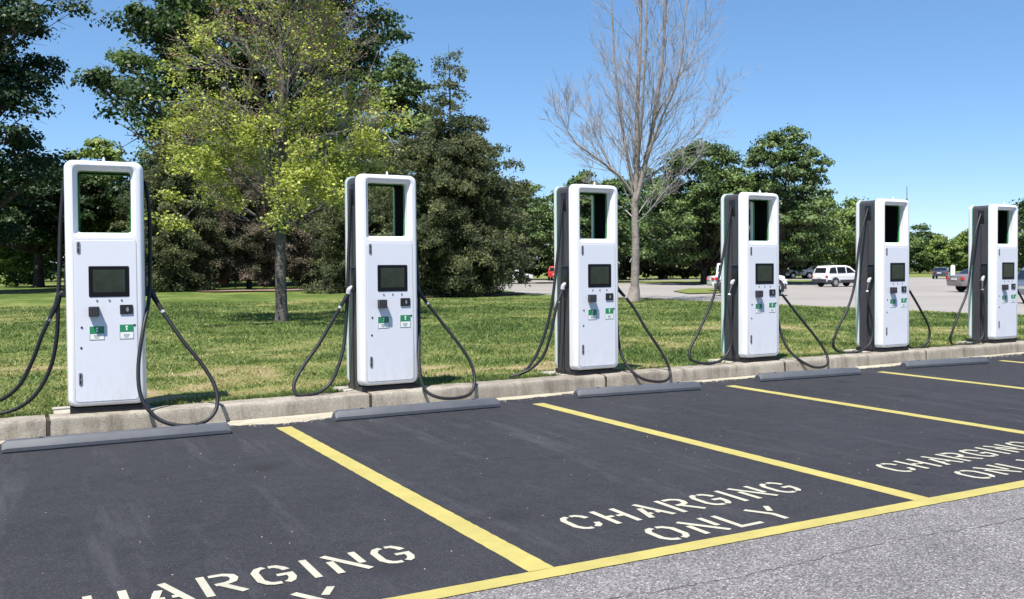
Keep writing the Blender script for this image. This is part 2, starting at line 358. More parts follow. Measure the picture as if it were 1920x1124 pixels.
# sealed bays with a ragged kerb-side edge
def fline(x): return -4.93-0.033*(x-2.7)      # inner edge of the front line
rag = []; x = 25.1
while x > -14:
    rag.append((x, 0.53+0.05*math.sin(x*0.9+1)-0.24*math.exp(-((x-2.85)/.55)**2)+random.uniform(-0.04, 0.04))); x -= random.uniform(0.04, 0.14)
sheet('parking_bays', [(-14, fline(-14)-0.10), (25.1, fline(25.1)-0.10)]+rag, 0.004, M_SEAL)
sheet('access_aisle', [(-40, -60), (25.2, -60), (25.2, -4.3), (-40, -4.3)], 0.0015, M_OLD)
sheet('gutter', [(-14.5, 0.2), (25.1, 0.2), (25.1, 0.74), (-14.5, 0.74)], 0.0, M_GUT)
# crack in the aisle, a thin irregular dark seam
M_CRACK = mat('crack_dirt', (0.055, 0.05, 0.048), 0.95)
cp = []; x = 1.6
while x < 12:
    yb = -5.44-0.052*(x-2.3)+0.025*math.sin(x*3.1)+random.uniform(-0.012, 0.012)
    cp.append((x, yb, random.uniform(0.0005, 0.005)*(1 if random.random() > .12 else 0.2))); x += random.uniform(0.02, 0.06)
mb = MB(); mb.add([(a, b_+c_, 0.003) for a, b_, c_ in cp]+[(a, b_-c_, 0.003) for a, b_, c_ in cp], [(i, i+1, i+1+len(cp), i+len(cp)) for i in range(len(cp)-1)])
tag(mb.build('pavement_crack', M_CRACK, smooth=False), kind='structure')
# kerb
mb = MB(); fill = MB(); x = 0.84-3.0*5
prof = [(0.745, -0.02), (0.752, 0.10), (0.758, 0.135), (0.768, 0.152), (0.79, 0.160), (1.03, 0.163), (1.045, 0.155), (1.05, -0.02)]
while x < 25:
    x0, x1 = x+0.018, min(x+3.0-0.018, 25.15); nseg = 40; loops = []
    for i in range(nseg+1):
        xx = x0+(x1-x0)*i/nseg
        loops.append([(xx, y+(0.006*math.sin(xx*5+z*30)+random.uniform(-.003, .003) if z > 0 and y < 1 else 0), z+(random.uniform(-.003, .003) if z > 0.1 else 0)) for y, z in prof])
    mb.loft(loops, True, True, closed=False)
    fill.box(x-0.018, x+0.018, 0.758, 1.03, -0.02, 0.140); x += 3.0
tag(mb.build('kerb', M_KERB, angle=50), kind='structure')
tag(fill.build('kerb_joint', M_JOINT, smooth=False), kind='structure')
# mulch beds under the evergreens
def bed(cx, cy, rx, ry, name='mulch_bed'):
    P = [(cx+rx*math.cos(a)*(1+0.12*math.sin(3*a+cx)), cy+ry*math.sin(a)*(1+0.1*math.sin(4*a)), hz(0, cy)+0.055) for a in [k*2*math.pi/28 for k in range(28)]]
    mb = MB(); mb.add(P, [tuple(range(28))]); tag(mb.build(name, M_MULCH, smooth=False), kind='structure')
bed(14.6, 53.0, 4.2, 3.6); bed(20.4, 55.0, 4.4, 3.5); bed(20.0, 36.0, 4.4, 2.6)

# ------------------------------------------------------------------ painted lines and stencilled words
ZP = 0.0065
def strip(P0, P1, wd, z=ZP):
    a = Vector((*P0, 0)); b_ = Vector((*P1, 0)); n_ = (b_-a).normalized(); s_ = Vector((-n_.y, n_.x, 0))*wd/2; k = int((b_-a).length/0.05)+1
    L = []; R_ = []
    for i in range(k+1):
        p = a.lerp(b_, i/k); L.append((*(p+s_*(1+random.uniform(-.035, .035))).xy, z)); R_.append((*(p-s_*(1+random.uniform(-.035, .035))).xy, z))
    return L+R_, [(i, i+1, i+k+2, i+k+1) for i in range(k)]
for i in range(-2, 7):
    x = 2.745+2.74*(i)
    mb = MB(); mb.add(*strip((x, 0.05), (x, fline(x)), 0.14))
    tag(mb.build('bay_line', M_YEL, smooth=False), kind='structure')
mb = MB(); mb.add(*strip((-6, fline(-6)-0.06), (25, fline(25)-0.06), 0.125))
tag(mb.build('front_line', M_YEL, smooth=False), kind='structure')

A1, A2 = 0.93, 0.07
GL = {
 'C': [[(.42, A1), (.24, .88), (.11, .72), (.11, .28), (.24, .12), (.38, A2), (.52, A2)], [(.54, A1), (.72, .92), (.86, .82), (.92, .68)], [(.92, .34), (.86, .18), (.68, .08)]],
 'G': [[(.42, A1), (.24, .88), (.11, .72), (.11, .28), (.24, .12), (.38, A2), (.56, A2)], [(.54, A1), (.72, .92), (.86, .80), (.92, .68)], [(.58, .46), (.92, .46), (.92, .28), (.84, .14), (.70, .07)]],
 'O': [[(.42, A1), (.24, .88), (.11, .72), (.11, .28), (.24, .12), (.38, A2), (.50, A2)], [(.55, A1), (.74, .89), (.91, .72), (.91, .28), (.80, .13), (.64, .07)]],
 'H': [[(.12, 1), (.12, 0)], [(.12, .5), (.44, .5)], [(.90, 1), (.90, 0)], [(.58, .5), (.90, .5)]],
 'A': [[(.50, 1), (.97, 0)], [(.60, .30), (.80, .30)], [(.37, .68), (.07, 0)], [(.22, .30), (.44, .30)]],
 'R': [[(.12, 1), (.12, 0)], [(.32, .93), (.66, .93), (.86, .84), (.90, .70), (.82, .56), (.64, .50), (.36, .48)], [(.50, .47), (.95, 0)]],
 'I': [[(.5, 1), (.5, 0)]],
 'N': [[(.08, 1), (.93, 0)], [(.12, .66), (.12, 0)], [(.90, 1), (.90, .36)]],
 'L': [[(.12, 1), (.12, .06), (.92, .07)]],
 'Y': [[(.06, 1), (.50, .42), (.50, 0)], [(.94, 1), (.66, .64)]]}
def ribbon(P, tw, th):
    """flat stroke; tw, th = stroke thickness along x and y"""
    P = [Vector((*p, 0)) for p in P]; L = []; R_ = []
    for i, p in enumerate(P):
        d1 = (p-P[i-1]).normalized() if i > 0 else (P[1]-p).normalized()
        d2 = (P[i+1]-p).normalized() if i < len(P)-1 else d1
        n1 = Vector((-d1.y, d1.x, 0)); n2 = Vector((-d2.y, d2.x, 0)); m_ = (n1+n2).normalized(); k = 1/max(0.6, m_.dot(n1))
        o_ = m_*(tw/2)*k
        L.append(p+o_); R_.append(p-o_)
    return L, R_
def stencil(mb, text, x, y, h, wd, gap, z):
    q = 0
    for ch in text:
        cw = wd*(0.34 if ch == 'I' else 1)
        for s_ in GL[ch]:
            P = [(x+(p[0]*cw), y+p[1]*h) for p in s_]
            L, R_ = ribbon(P, 0.038, 0.038); zz = z+0.0006*(q % 5); q += 1; n_ = len(P)
            mb.add([(v.x, v.y, zz) for v in L]+[(v.x, v.y, zz) for v in R_], [(i, i+1, i+1+n_, i+n_) for i in range(n_-1)])
        x += cw+gap
labs = ['stencilled CHARGING ONLY lettering in nearest bay, cut off by bottom edge of frame',
        'stencilled CHARGING ONLY lettering in middle bay, read in full from end to end',
        'stencilled CHARGING ONLY lettering at right edge, third bay, partly outside the frame']
for k in range(3):
    root = empty('bay_lettering', (3.27+2.74*(k-1), -4.45, 0)); tag(root, labs[k], 'pavement marking', 'white stencilled lettering in the bays')
    a = MB(); stencil(a, 'CHARGING', 0.0, 0, 0.315, 0.185, 0.058, ZP); a.build('charging_word', M_WHP, root, smooth=False)
    a = MB(); stencil(a, 'ONLY', 0.28, -0.44, 0.28, 0.20, 0.062, ZP); a.build('only_word', M_WHP, root, smooth=False)

# ------------------------------------------------------------------ wheel stops
ws = [((.478, .01), (2.25, -.054)), ((3.257, .084), (5.018, .03)), ((6.06, .13), (7.68, -.07)), ((8.81, .12), (10.48, -.06)), ((11.61, .11), (13.18, -.12))]
wl = ['grey wheel stop nearest the camera, in front of the leftmost charger', 'grey wheel stop in front of the second charger from the left',
      'grey wheel stop in front of the third charger from the left, by the bare tree', 'grey wheel stop in front of the fourth charger, white car behind it',
      'grey wheel stop farthest to the right along the kerb']
for (a, b_), lb in zip(ws, wl):
    A = Vector((*a, 0)); B = Vector((*b_, 0)); L = (B-A).length
    root = empty('wheel_stop', (A.x, A.y, 0.004), math.atan2(B.y-A.y, B.x-A.x)); tag(root, lb, 'wheel stop', 'grey wheel stops at the heads of the bays')
    prof = [(0.014, 0), (0.014, 0.010), (0.0, 0.012), (0.0, 0.040), (0.030, 0.092), (0.038, 0.098), (0.112, 0.098), (0.120, 0.092), (0.15, 0.040), (0.15, 0)]
    loops = [[(x, y, z) for y, z in prof] for x in (0.0,)]
    loops = []
    for t, s_ in ((0.0, 0.75), (0.035, 1.0), (L*0.33, 1), (L*0.66, 1), (L-0.035, 1.0), (L, 0.75)):
        loops.append([(t, 0.075+(y-0.075)*(0.8+0.2*s_), z*s_) for y, z in prof])
    mb = MB(); mb.loft(loops, True, True); mb.build('block', M_STOP, root, angle=25)
    for t in (0.28, L-0.28):
        mb = MB(); mb.cyl((t, 0.075, 0.099), 'z', 0.017, 0.012, 12); mb.build('bolt_cap', M_TRIM, root)
    root.scale = (1, 1, 1)

# ------------------------------------------------------------------ charging stations
def rrect(hw, z0, z1, r, y, k=6, cx=0.0):
    P = []
    for (qx, qz, a0) in ((hw-r, z1-r, 0), (-hw+r, z1-r, 90), (-hw+r, z0+r, 180), (hw-r, z0+r, 270)):
        for i in range(k+1):
            a = math.radians(a0+90*i/k); P.append((cx+qx+r*math.cos(a), y, qz+r*math.sin(a)))
    return P
HH = 2.307; Z0 = 0.214; Z1 = Z0+HH; HW = 0.336; D = 0.537
WZ0, WZ1, WH = 1.845, 2.424, 0.224

def charger_parts(root):
    # front shell: bevelled ring, front face, funnel round the opening
    mb = MB()
    outer = [rrect(HW, Z0+0.0, Z1, 0.075, 0.125), rrect(HW-0.004, Z0+0.004, Z1-0.002, 0.075, 0.07), rrect(HW-0.016, Z0+0.014, Z1-0.012, 0.07, 0.025),
             rrect(HW-0.030, Z0+0.026, Z1-0.026, 0.06, 0.006), rrect(HW-0.044, Z0+0.038, Z1-0.040, 0.05, 0.0)]
    inner = [rrect(0.262, 1.80, Z1-0.052, 0.05, 0.0), rrect(0.256, 1.806, Z1-0.060, 0.045, 0.006), rrect(WH+0.010, WZ0-0.006, WZ1+0.006, 0.03, 0.040), rrect(WH, WZ0, WZ1, 0.028, 0.046), rrect(WH, WZ0, WZ1, 0.028, 0.125)]
    mb.loft(outer+inner); mb.loft([outer[0], inner[-1]])
    mb.build('front_shell', M_WHITE, root, angle=40)
    # rear shell
    mb = MB()
    yb = D
    outer = [rrect(HW-0.05, Z0+0.04, Z1-0.045, 0.05, yb), rrect(HW-0.02, Z0+0.015, Z1-0.015, 0.07, yb-0.012), rrect(HW, Z0-0.0, Z1-0.002, 0.075, yb-0.05), rrect(HW, Z0, Z1-0.002, 0.075, yb-0.085)]
    inn = [rrect(WH, WZ0, WZ1, 0.028, yb-0.085), rrect(WH, WZ0, WZ1, 0.028, yb-0.05), rrect(0.25, 1.81, Z1-0.06, 0.04, yb)]
    mb.loft(outer+inn+[outer[0]]); mb.build('rear_shell', M_WHITE, root, angle=40)
    # mint trim between the shells and the body, and round the opening
    for ya, yb2, ins in ((0.1255, 0.1335, 0.005), (D-0.093, D-0.0855, 0.013)):
        mb = MB(); a = [rrect(HW-ins, Z0+0.004, Z1-ins, 0.07, ya), rrect(HW-ins, Z0+0.004, Z1-ins, 0.07, yb2)]
        b_ = [rrect(WH+0.004, WZ0-0.004, WZ1+0.004, 0.028, yb2), rrect(WH+0.004, WZ0-0.004, WZ1+0.004, 0.028, ya)]
        mb.loft(a+b_+[a[0]]); mb.build('green_trim', M_GREEN, root)
    # body
    mb = MB(); ya, yb2 = 0.134, D-0.0935
    a = [rrect(HW-0.016, 0.1625, Z1-0.018, 0.06, ya), rrect(HW-0.016, 0.1625, Z1-0.018, 0.06, yb2)]
    b_ = [rrect(WH+0.010, WZ0-0.01, WZ1+0.01, 0.03, yb2), rrect(WH+0.010, WZ0-0.01, WZ1+0.01, 0.03, ya)]
    mb.loft(a+b_+[a[0]]); mb.build('body', M_BODY, root, angle=40)
    mb = MB()
    a = [rrect(WH+0.009, WZ0-0.009, WZ1+0.009, 0.03, ya+0.001), rrect(WH+0.009, WZ0-0.009, WZ1+0.009, 0.03, yb2-0.001)]
    b_ = [rrect(WH+0.0015, WZ0-0.0015, WZ1+0.0015, 0.027, yb2-0.001), rrect(WH+0.0015, WZ0-0.0015, WZ1+0.0015, 0.027, ya+0.001)]
    mb.loft(a+b_+[a[0]]); mb.build('opening_lining', M_LINE, root, angle=40)
    for ya, yb2 in ((0.136, 0.150), (D-0.120, D-0.0955)):
        mb = MB(); R0 = lambda q, y: rrect(WH+q, WZ0-q, WZ1+q, 0.026, y)
        mb.loft([R0(0.001, ya), R0(0.001, yb2), R0(-0.006, yb2), R0(-0.006, ya), R0(0.001, ya)]); mb.build('opening_rim', M_WGREEN, root)
    # plinth
    mb = MB(); mb.loft([rr for rr in ([(-HW+0.022, 0.028, 0.162), (HW-0.022, 0.028, 0.162), (HW-0.022, D-0.02, 0.162), (-HW+0.022, D-0.02, 0.162)], [(-HW+0.022, 0.028, 0.2135), (HW-0.022, 0.028, 0.2135), (HW-0.022, D-0.02, 0.2135), (-HW+0.022, D-0.02, 0.2135)])], True, True)
    mb.build('plinth', M_DARK, root, smooth=False)
    # door
    cx = 0.0
    mb = MB(); mb.loft([rrect(0.262, Z0+0.055, 1.775, 0.03, 0.002), rrect(0.262, Z0+0.055, 1.775, 0.03, -0.0005), rrect(0.259, Z0+0.058, 1.772, 0.027, -0.003)], False, True)
    door = mb.build('door', M_DOOR, root)
    mb = MB(); mb.loft([rrect(0.267, Z0+0.050, 1.780, 0.034, -0.0006), rrect(0.2622, Z0+0.0548, 1.7752, 0.03, -0.0006)]); mb.build('door_seam', M_SEAM, door)
    for z0, z1 in ((1.655, 1.772-0.01), (0.430, 0.545)):
        mb = MB(); mb.loft([rrect(0.0145, z0, z1, 0.010, -0.003, cx=-0.222), rrect(0.0145, z0, z1, 0.010, -0.009, cx=-0.222), rrect(0.0125, z0+0.002, z1-0.002, 0.009, -0.0105, cx=-0.222)], False, True)
        lt = mb.build('latch', M_METAL, door)
        mb = MB(); mb.loft([rrect(0.0055, z0+0.012, z0+0.045, 0.005, -0.0120, cx=-0.222), rrect(0.0055, z0+0.012, z0+0.045, 0.005, -0.0107, cx=-0.222)], True, True)
        mb.loft([rrect(0.0055, z0+0.058, z1-0.012, 0.005, -0.0120, cx=-0.222), rrect(0.0055, z0+0.058, z1-0.012, 0.005, -0.0107, cx=-0.222)], True, True)
        mb.build('keyhole', M_DARK, lt)
    # screen
    sx = 0.028
    mb = MB(); mb.loft([rrect(0.17, 1.245, 1.533, 0.012, -0.002, cx=sx), rrect(0.17, 1.245, 1.533, 0.012, -0.006, cx=sx)], True, True); s_ = mb.build('screen', M_GLASS, root, smooth=False)
    mb = MB(); mb.box(sx-0.134, sx+0.134, -0.0072, -0.0065, 1.287, 1.500); mb.build('display', M_SCR, s_, smooth=False)
    for dx in (-0.103, 0.0, 0.103):
        mb = MB(); mb.cyl((sx+dx, -0.005, 1.213), 'y', 0.009, 0.006, 10); mb.build('button', M_STT, root)
    # keypad: sticks out, so it throws the slanting shadow down the door
    kx = sx-0.130
    mb = MB(); loops = [rrect(0.043, 1.066, 1.157, 0.006, -0.002, cx=kx), rrect(0.043, 1.066, 1.157, 0.006, -0.070, cx=kx), rrect(0.040, 1.069, 1.154, 0.005, -0.074, cx=kx)]
    mb.loft(loops, False, True); kp = mb.build('keypad', M_PAD2, root)
    mb = MB()
    for i in range(3):
        for j in range(4):
            mb.box(kx-0.032+i*0.023, kx-0.032+i*0.023+0.018, -0.077, -0.0735, 1.073+j*0.020, 1.073+j*0.020+0.015)
    mb.build('keys', M_KEY, kp, smooth=False)
    rx = sx+0.142
    mb = MB(); mb.loft([rrect(0.055, 1.080, 1.168, 0.006, -0.002, cx=rx), rrect(0.055, 1.080, 1.168, 0.006, -0.012, cx=rx)], False, True); cr = mb.build('card_reader', M_DARK, root, smooth=False)
    mb = MB()
    for r_ in (0.010, 0.018, 0.026):
        for a0 in range(-50, 50, 20):
            a1, a2 = math.radians(a0), math.radians(a0+20); P = []
            for (rr_, aa) in ((r_, a1), (r_, a2), (r_+0.004, a2), (r_+0.004, a1)):
                P.append((rx-0.010+rr_*math.cos(aa), -0.0128, 1.124+rr_*math.sin(aa)))
            mb.add(P, [(0, 1, 2, 3)])
    mb.build('contactless_mark', M_GRIP, cr, smooth=False)
    # instruction labels
    for q, (lx, w_) in enumerate(((sx-0.108, 0.062), (sx+0.142, 0.060))):
        zt, zb = 0.978-(0.004 if q == 0 else -0.006), 0.845
        mb = MB(); mb.box(lx-w_, lx+w_, -0.0044, -0.0032, zb, zt); st = mb.build('instruction_label', M_STW, root, smooth=False)
        mb = MB(); mb.box(lx-w_+0.001, lx+w_-0.001, -0.0054, -0.0046, zt-0.072, zt-0.002); mb.build('green_panel', M_STG, st, smooth=False)
        mb = MB(); mb.box(lx-0.010, lx+0.010, -0.0066, -0.0058, zt-0.030, zt-0.014); mb.box(lx-0.006, lx+0.006, -0.0066, -0.0058, zt-0.058, zt-0.034); mb.build('pictogram', M_STW, st, smooth=False)
        mb = MB()
        for i in range(3):
            zz = zb+0.040-0.012*i; mb.box(lx-0.028+0.004*i, lx+0.026-0.006*i, -0.0056, -0.0048, zz, zz+0.004)
        t_ = 0.004
        for (x0, x1, z0, z1) in ((lx-w_, lx-w_+t_, zb+t_, zt-0.075), (lx+w_-t_, lx+w_, zb+t_, zt-0.075), (lx-w_, lx+w_, zb, zb+t_)):
            mb.box(x0, x1, -0.0056, -0.0048, z0, z1)
        mb.build('print', M_STT, st, smooth=False)
    for sxn, zz in ((-0.205, 0.965), (0.238, 0.975), (-0.212, 0.775)):
        mb = MB(); mb.cyl((sxn, -0.004, zz), 'y', 0.010, 0.006, 10); mb.build('screw', M_PAD2, root)
    mb = MB(); mb.tube([(0.0, 0.06, Z1-0.01), (0.0, 0.06, Z1+0.018), (0.0, 0.06, Z1+0.034)], [0.012, 0.011, 0.006], 10); mb.build('antenna_nub', M_WHITE, root)
    # side: recessed slot for the cable at the top, holster recess half way up, service seams
    for s in (-1, 1):
        xo = s*(HW-0.016)
        mb = MB(); mb.box(min(xo, xo+s*0.006), max(xo, xo+s*0.006), 0.215, 0.335, 2.20, 2.42); mb.build('cable_slot', M_DARK, root, bevel=0.002)
        mb = MB(); mb.box(min(xo, xo+s*0.030), max(xo, xo+s*0.030), 0.150, 0.262, 1.28, 1.50)
        mb.box(min(xo, xo+s*0.055), max(xo, xo+s*0.055), 0.155, 0.257, 1.24, 1.30)
        h = mb.build('holster', M_DARK, root, bevel=0.006)
        mb = MB(); mb.box(min(xo, xo+s*0.045), max(xo, xo+s*0.045), 0.148, 0.264, 1.502, 1.514); mb.build('holster_hood', M_BODY, h, bevel=0.002)
        mb = MB(); mb.box(min(xo, xo+s*0.005), max(xo, xo+s*0.005), 0.272, 0.280, 0.17, 2.15); mb.build('seam', M_DARK, root, smooth=False)
    return root

XC = [1.335, 1.373+2.74, 1.322+5.48, 1.317+8.22, 1.325+10.96, 1.376+13.70]; YC = 0.8726
PATHS = {
 'R1': [(0.355, 0.277, 2.36), (0.385, 0.257, 2.051), (0.385, 0.227, 1.633), (0.368, 0.127, 1.219), (0.308, -0.033, 0.919), (0.262, -0.133, 0.575), (0.285, -0.213, 0.306), (0.412, -0.273, 0.113), (0.614, -0.313, 0.034), (0.826, -0.273, 0.05), (0.937, -0.213, 0.167), (0.934, -0.133, 0.351), (0.833, -0.053, 0.559), (0.664, 0.027, 0.798), (0.504, 0.127, 1.059), (0.400, 0.207, 1.257)],
 'L1': [(-0.340, 0.277, 2.34), (-0.377, 0.277, 1.932), (-0.39, 0.237, 1.532), (-0.407, 0.217, 1.185), (-0.422, 0.237, 0.885), (-0.481, 0.277, 0.585), (-0.605, 0.327, 0.338), (-0.778, 0.377, 0.197), (-0.989, 0.427, 0.150), (-1.07, 0.427, 0.176), (-0.986, 0.427, 0.253), (-0.86, 0.377, 0.312), (-0.732, 0.327, 0.437), (-0.622, 0.277, 0.668), (-0.534, 0.227, 0.915), (-0.400, 0.207, 1.22)],
 'R2': [(0.35, 0.277, 2.36), (0.40, 0.277, 1.819), (0.42, 0.227, 1.272), (0.363, 0.077, 0.799), (0.30, -0.073, 0.427), (0.312, -0.173, 0.183), (0.434, -0.253, 0.083), (0.647, -0.273, 0.057), (0.85, -0.213, 0.088), (0.941, -0.133, 0.23), (0.927, -0.053, 0.418), (0.82, 0.027, 0.631), (0.669, 0.127, 0.863), (0.49, 0.187, 1.12), (0.395, 0.207, 1.26)],
 'L2': [(-0.335, 0.277, 2.364), (-0.358, 0.277, 1.869), (-0.398, 0.237, 1.286), (-0.433, 0.207, 0.824), (-0.503, 0.147, 0.542), (-0.622, 0.107, 0.295), (-0.758, 0.077, 0.193), (-0.907, 0.047, 0.172), (-1.009, 0.077, 0.196), (-1.011, 0.127, 0.303), (-0.907, 0.177, 0.46), (-0.714, 0.207, 0.709), (-0.537, 0.207, 1.001), (-0.39, 0.187, 1.25)],
 'L3': [(-0.325, 0.277, 2.381), (-0.386, 0.257, 1.969), (-0.469, 0.237, 1.374), (-0.563, 0.227, 0.883), (-0.69, 0.247, 0.513), (-0.839, 0.277, 0.271), (-0.989, 0.327, 0.165), (-1.035, 0.347, 0.172), (-0.934, 0.307, 0.199), (-0.796, 0.247, 0.271), (-0.664, 0.187, 0.431), (-0.58, 0.147, 0.711), (-0.507, 0.147, 1.016), (-0.39, 0.18, 1.25)],
 'R3': [(0.35, 0.277, 2.36), (0.40, 0.277, 1.846), (0.42, 0.227, 1.09), (0.382, 0.107, 0.551), (0.398, -0.013, 0.288), (0.51, -0.163, 0.11), (0.714, -0.223, 0.045), (0.916, -0.213, 0.055), (1.013, -0.133, 0.159), (0.937, -0.053, 0.398), (0.773, 0.047, 0.688), (0.619, 0.147, 0.999), (0.40, 0.207, 1.255)],
 'L4': [(-0.335, 0.277, 2.326), (-0.439, 0.257, 1.937), (-0.589, 0.217, 1.42), (-0.758, 0.187, 1.02), (-1.007, 0.167, 0.615), (-1.17, 0.147, 0.386), (-1.184, 0.107, 0.253), (-0.998, 0.067, 0.189), (-0.736, 0.047, 0.211), (-0.557, 0.057, 0.361), (-0.502, 0.077, 0.614), (-0.522, 0.107, 0.907), (-0.49, 0.137, 1.112), (-0.395, 0.19, 1.27)],
 'R4': [(0.35, 0.277, 2.36), (0.41, 0.277, 1.797), (0.44, 0.227, 1.026), (0.428, 0.107, 0.574), (0.467, -0.013, 0.314), (0.597, -0.133, 0.148), (0.808, -0.193, 0.05), (1.042, -0.193, 0.066), (1.137, -0.113, 0.186), (1.057, -0.023, 0.401), (0.785, 0.077, 0.747), (0.535, 0.187, 1.089), (0.40, 0.207, 1.26)],
 'L5': [(-0.325, 0.277, 2.37), (-0.523, 0.257, 1.889), (-0.684, 0.207, 1.236), (-0.845, 0.187, 0.875), (-1.028, 0.187, 0.614), (-1.142, 0.207, 0.36), (-1.087, 0.227, 0.236), (-0.924, 0.177, 0.174), (-0.689, 0.107, 0.192), (-0.477, 0.087, 0.313), (-0.406, 0.107, 0.58), (-0.49, 0.107, 0.909), (-0.49, 0.137, 1.113), (-0.40, 0.19, 1.26)],
 'R5': [(0.35, 0.277, 2.37), (0.42, 0.277, 1.645), (0.45, 0.257, 0.876), (0.50, 0.227, 0.30), (0.60, 0.177, 0.17), (0.758, 0.127, 0.175), (0.927, 0.127, 0.287), (0.939, 0.127, 0.484), (0.781, 0.147, 0.746), (0.572, 0.187, 1.049), (0.40, 0.207, 1.26)],
 'L6': [(-0.33, 0.277, 2.356), (-0.553, 0.247, 1.917), (-0.758, 0.207, 1.11), (-1.007, 0.187, 0.715), (-1.171, 0.187, 0.428), (-1.211, 0.207, 0.254), (-1.101, 0.207, 0.16), (-0.904, 0.127, 0.166), (-0.622, 0.087, 0.214), (-0.495, 0.087, 0.388), (-0.46, 0.107, 0.838), (-0.49, 0.127, 1.062), (-0.40, 0.19, 1.25)]}
PATHS['R6'] = PATHS['R5']
def cable(root, P, pale=True):
    pts = catmull(P, 7); R_ = 0.0185
    mb = MB(); mb.tube(pts, R_, 10); cb = mb.build('charging_cable', M_CABLE, root, angle=60)
    end = Vector(P[-1]); d = (Vector(P[-2])-end).normalized(); s = -1 if end.x < 0 else 1
    # handle: leaves the holster and points down along the cable
    tip = Vector((s*0.358, end.y-0.004, 1.295)); mid_ = end+d*0.035
    q = catmull([tip, tip.lerp(mid_, .5)+Vector((s*0.012, 0, 0.01)), mid_, end+d*0.12], 5)
    n_ = len(q); rad = [0.021+0.006*math.sin(i/(n_-1)*math.pi) for i in range(n_)]; rad[0] = 0.018
    k = int(n_*0.66)
    mb = MB(); mb.tube(q[:k+1], rad[:k+1], 12); h = mb.build('connector', M_GRIP if pale else M_DARK, cb, angle=50)
    mb = MB(); mb.tube([q[k], q[k+1], q[-1], end+d*0.17], [0.025, 0.025, 0.022, 0.0195], 12); mb.build('strain_relief', M_CABLE, cb, angle=50)
    mb = MB(); mb.tube([end+d*0.19, end+d*0.215], 0.0205, 12); mb.build('cable_collar', M_GRIP, cb)
ch_lab = ['white charging station at far left, nearest the camera, largest of the row',
          'white charging station second from left, just right of the young yellow-green tree trunk',
          'white charging station third from left, standing left of the bare leafless tree trunk',
          'white charging station fourth from left, a white car peeping out on both sides of it',
          'white charging station fifth from left, just right of the parked white SUV',
          'white charging station last on the right, smallest of the row']
proto = charger_parts(empty('charging_station', (XC[0], YC, 0)))
roots = [proto]
for i in range(1, 6):
    c_ = copy_tree(proto); c_.location = (XC[i], YC, 0); roots.append(c_)
roots[0].rotation_euler = (0, 0, math.radians(-6.0))
for i, c_ in enumerate(roots):
    tag(c_, ch_lab[i], 'charging station', 'white charging stations along the kerb')
    for s in 'LR': cable(c_, PATHS[s+str(i+1)], s == 'L' and i > 0)
# concrete footing pads
for i, x in enumerate(XC):
    mb = MB(); mb.box(x-0.43, x+0.40, 1.052, YC+D+0.16, -0.02, 0.158); tag(mb.build('concrete_pad', M_PAD, bevel=0.008), kind='structure')

# ------------------------------------------------------------------ vegetation
def quads(C, S, N, asp=1.0, kind='leaf', R=rng):
    """leaf quads at C with size S and rough normals N"""
    n_ = len(C); N = N/np.maximum(1e-6, np.linalg.norm(N, axis=1, keepdims=True))
    a = R.normal(size=(n_, 3)); a -= N*np.sum(a*N, 1, keepdims=True); a /= np.maximum(1e-6, np.linalg.norm(a, axis=1, keepdims=True))
    b_ = np.cross(N, a); S = S[:, None]
    V = np.stack([C-a*S*.5, C-b_*S*.32*asp+a*S*.05, C+a*S*.5, C+b_*S*.32*asp+a*S*.05], 1)
    return V.reshape(-1, 3)

def tubes_np(segs, name, material, parent, sides=4):
    """segs: list of (p0, p1, r0, r1)"""
    P0 = np.array([s[0] for s in segs], float); P1 = np.array([s[1] for s in segs], float)
    R0 = np.array([s[2] for s in segs]); R1 = np.array([s[3] for s in segs])
    t = P1-P0; t /= np.maximum(1e-6, np.linalg.norm(t, axis=1, keepdims=True)); P1 = P1+t*(R1[:, None]*0.5)
    up = np.where(np.abs(t[:, 2:3]) < .9, np.array([[0, 0, 1.]]), np.array([[1., 0, 0]]))
    a = np.cross(t, up); a /= np.linalg.norm(a, axis=1, keepdims=True); b_ = np.cross(t, a); n_ = len(P0)
    V = np.zeros((n_, 2, sides, 3))
    for k in range(sides):
        d = a*math.cos(2*math.pi*k/sides)+b_*math.sin(2*math.pi*k/sides)
        V[:, 0, k] = P0+d*R0[:, None]; V[:, 1, k] = P1+d*R1[:, None]
    me = bpy.data.meshes.new(name); me.vertices.add(n_*2*sides); me.vertices.foreach_set('co', V.astype(np.float32).ravel())
    k = np.arange(sides); kk = (k+1) % sides
    f = np.stack([k, kk, kk+sides, k+sides], 1)[None]+(np.arange(n_)*2*sides)[:, None, None]
    nf = n_*sides; me.loops.add(nf*4); me.loops.foreach_set('vertex_index', f.astype(np.int32).ravel())
    me.polygons.add(nf); me.polygons.foreach_set('loop_start', np.arange(0, nf*4, 4, dtype=np.int32)); me.update(calc_edges=True)
    me.polygons.foreach_set('use_smooth', np.ones(nf, bool)); me.materials.append(material)
    o = bpy.data.objects.new(name, me); col.objects.link(o); o.parent = parent; return o

def curve_seg(segs, P, r0, r1):
    P = [Vector(p) for p in P]; n_ = len(P)-1
    for i in range(n_):
        segs.append((P[i], P[i+1], r0+(r1-r0)*i/n_, r0+(r1-r0)*(i+1)/n_))

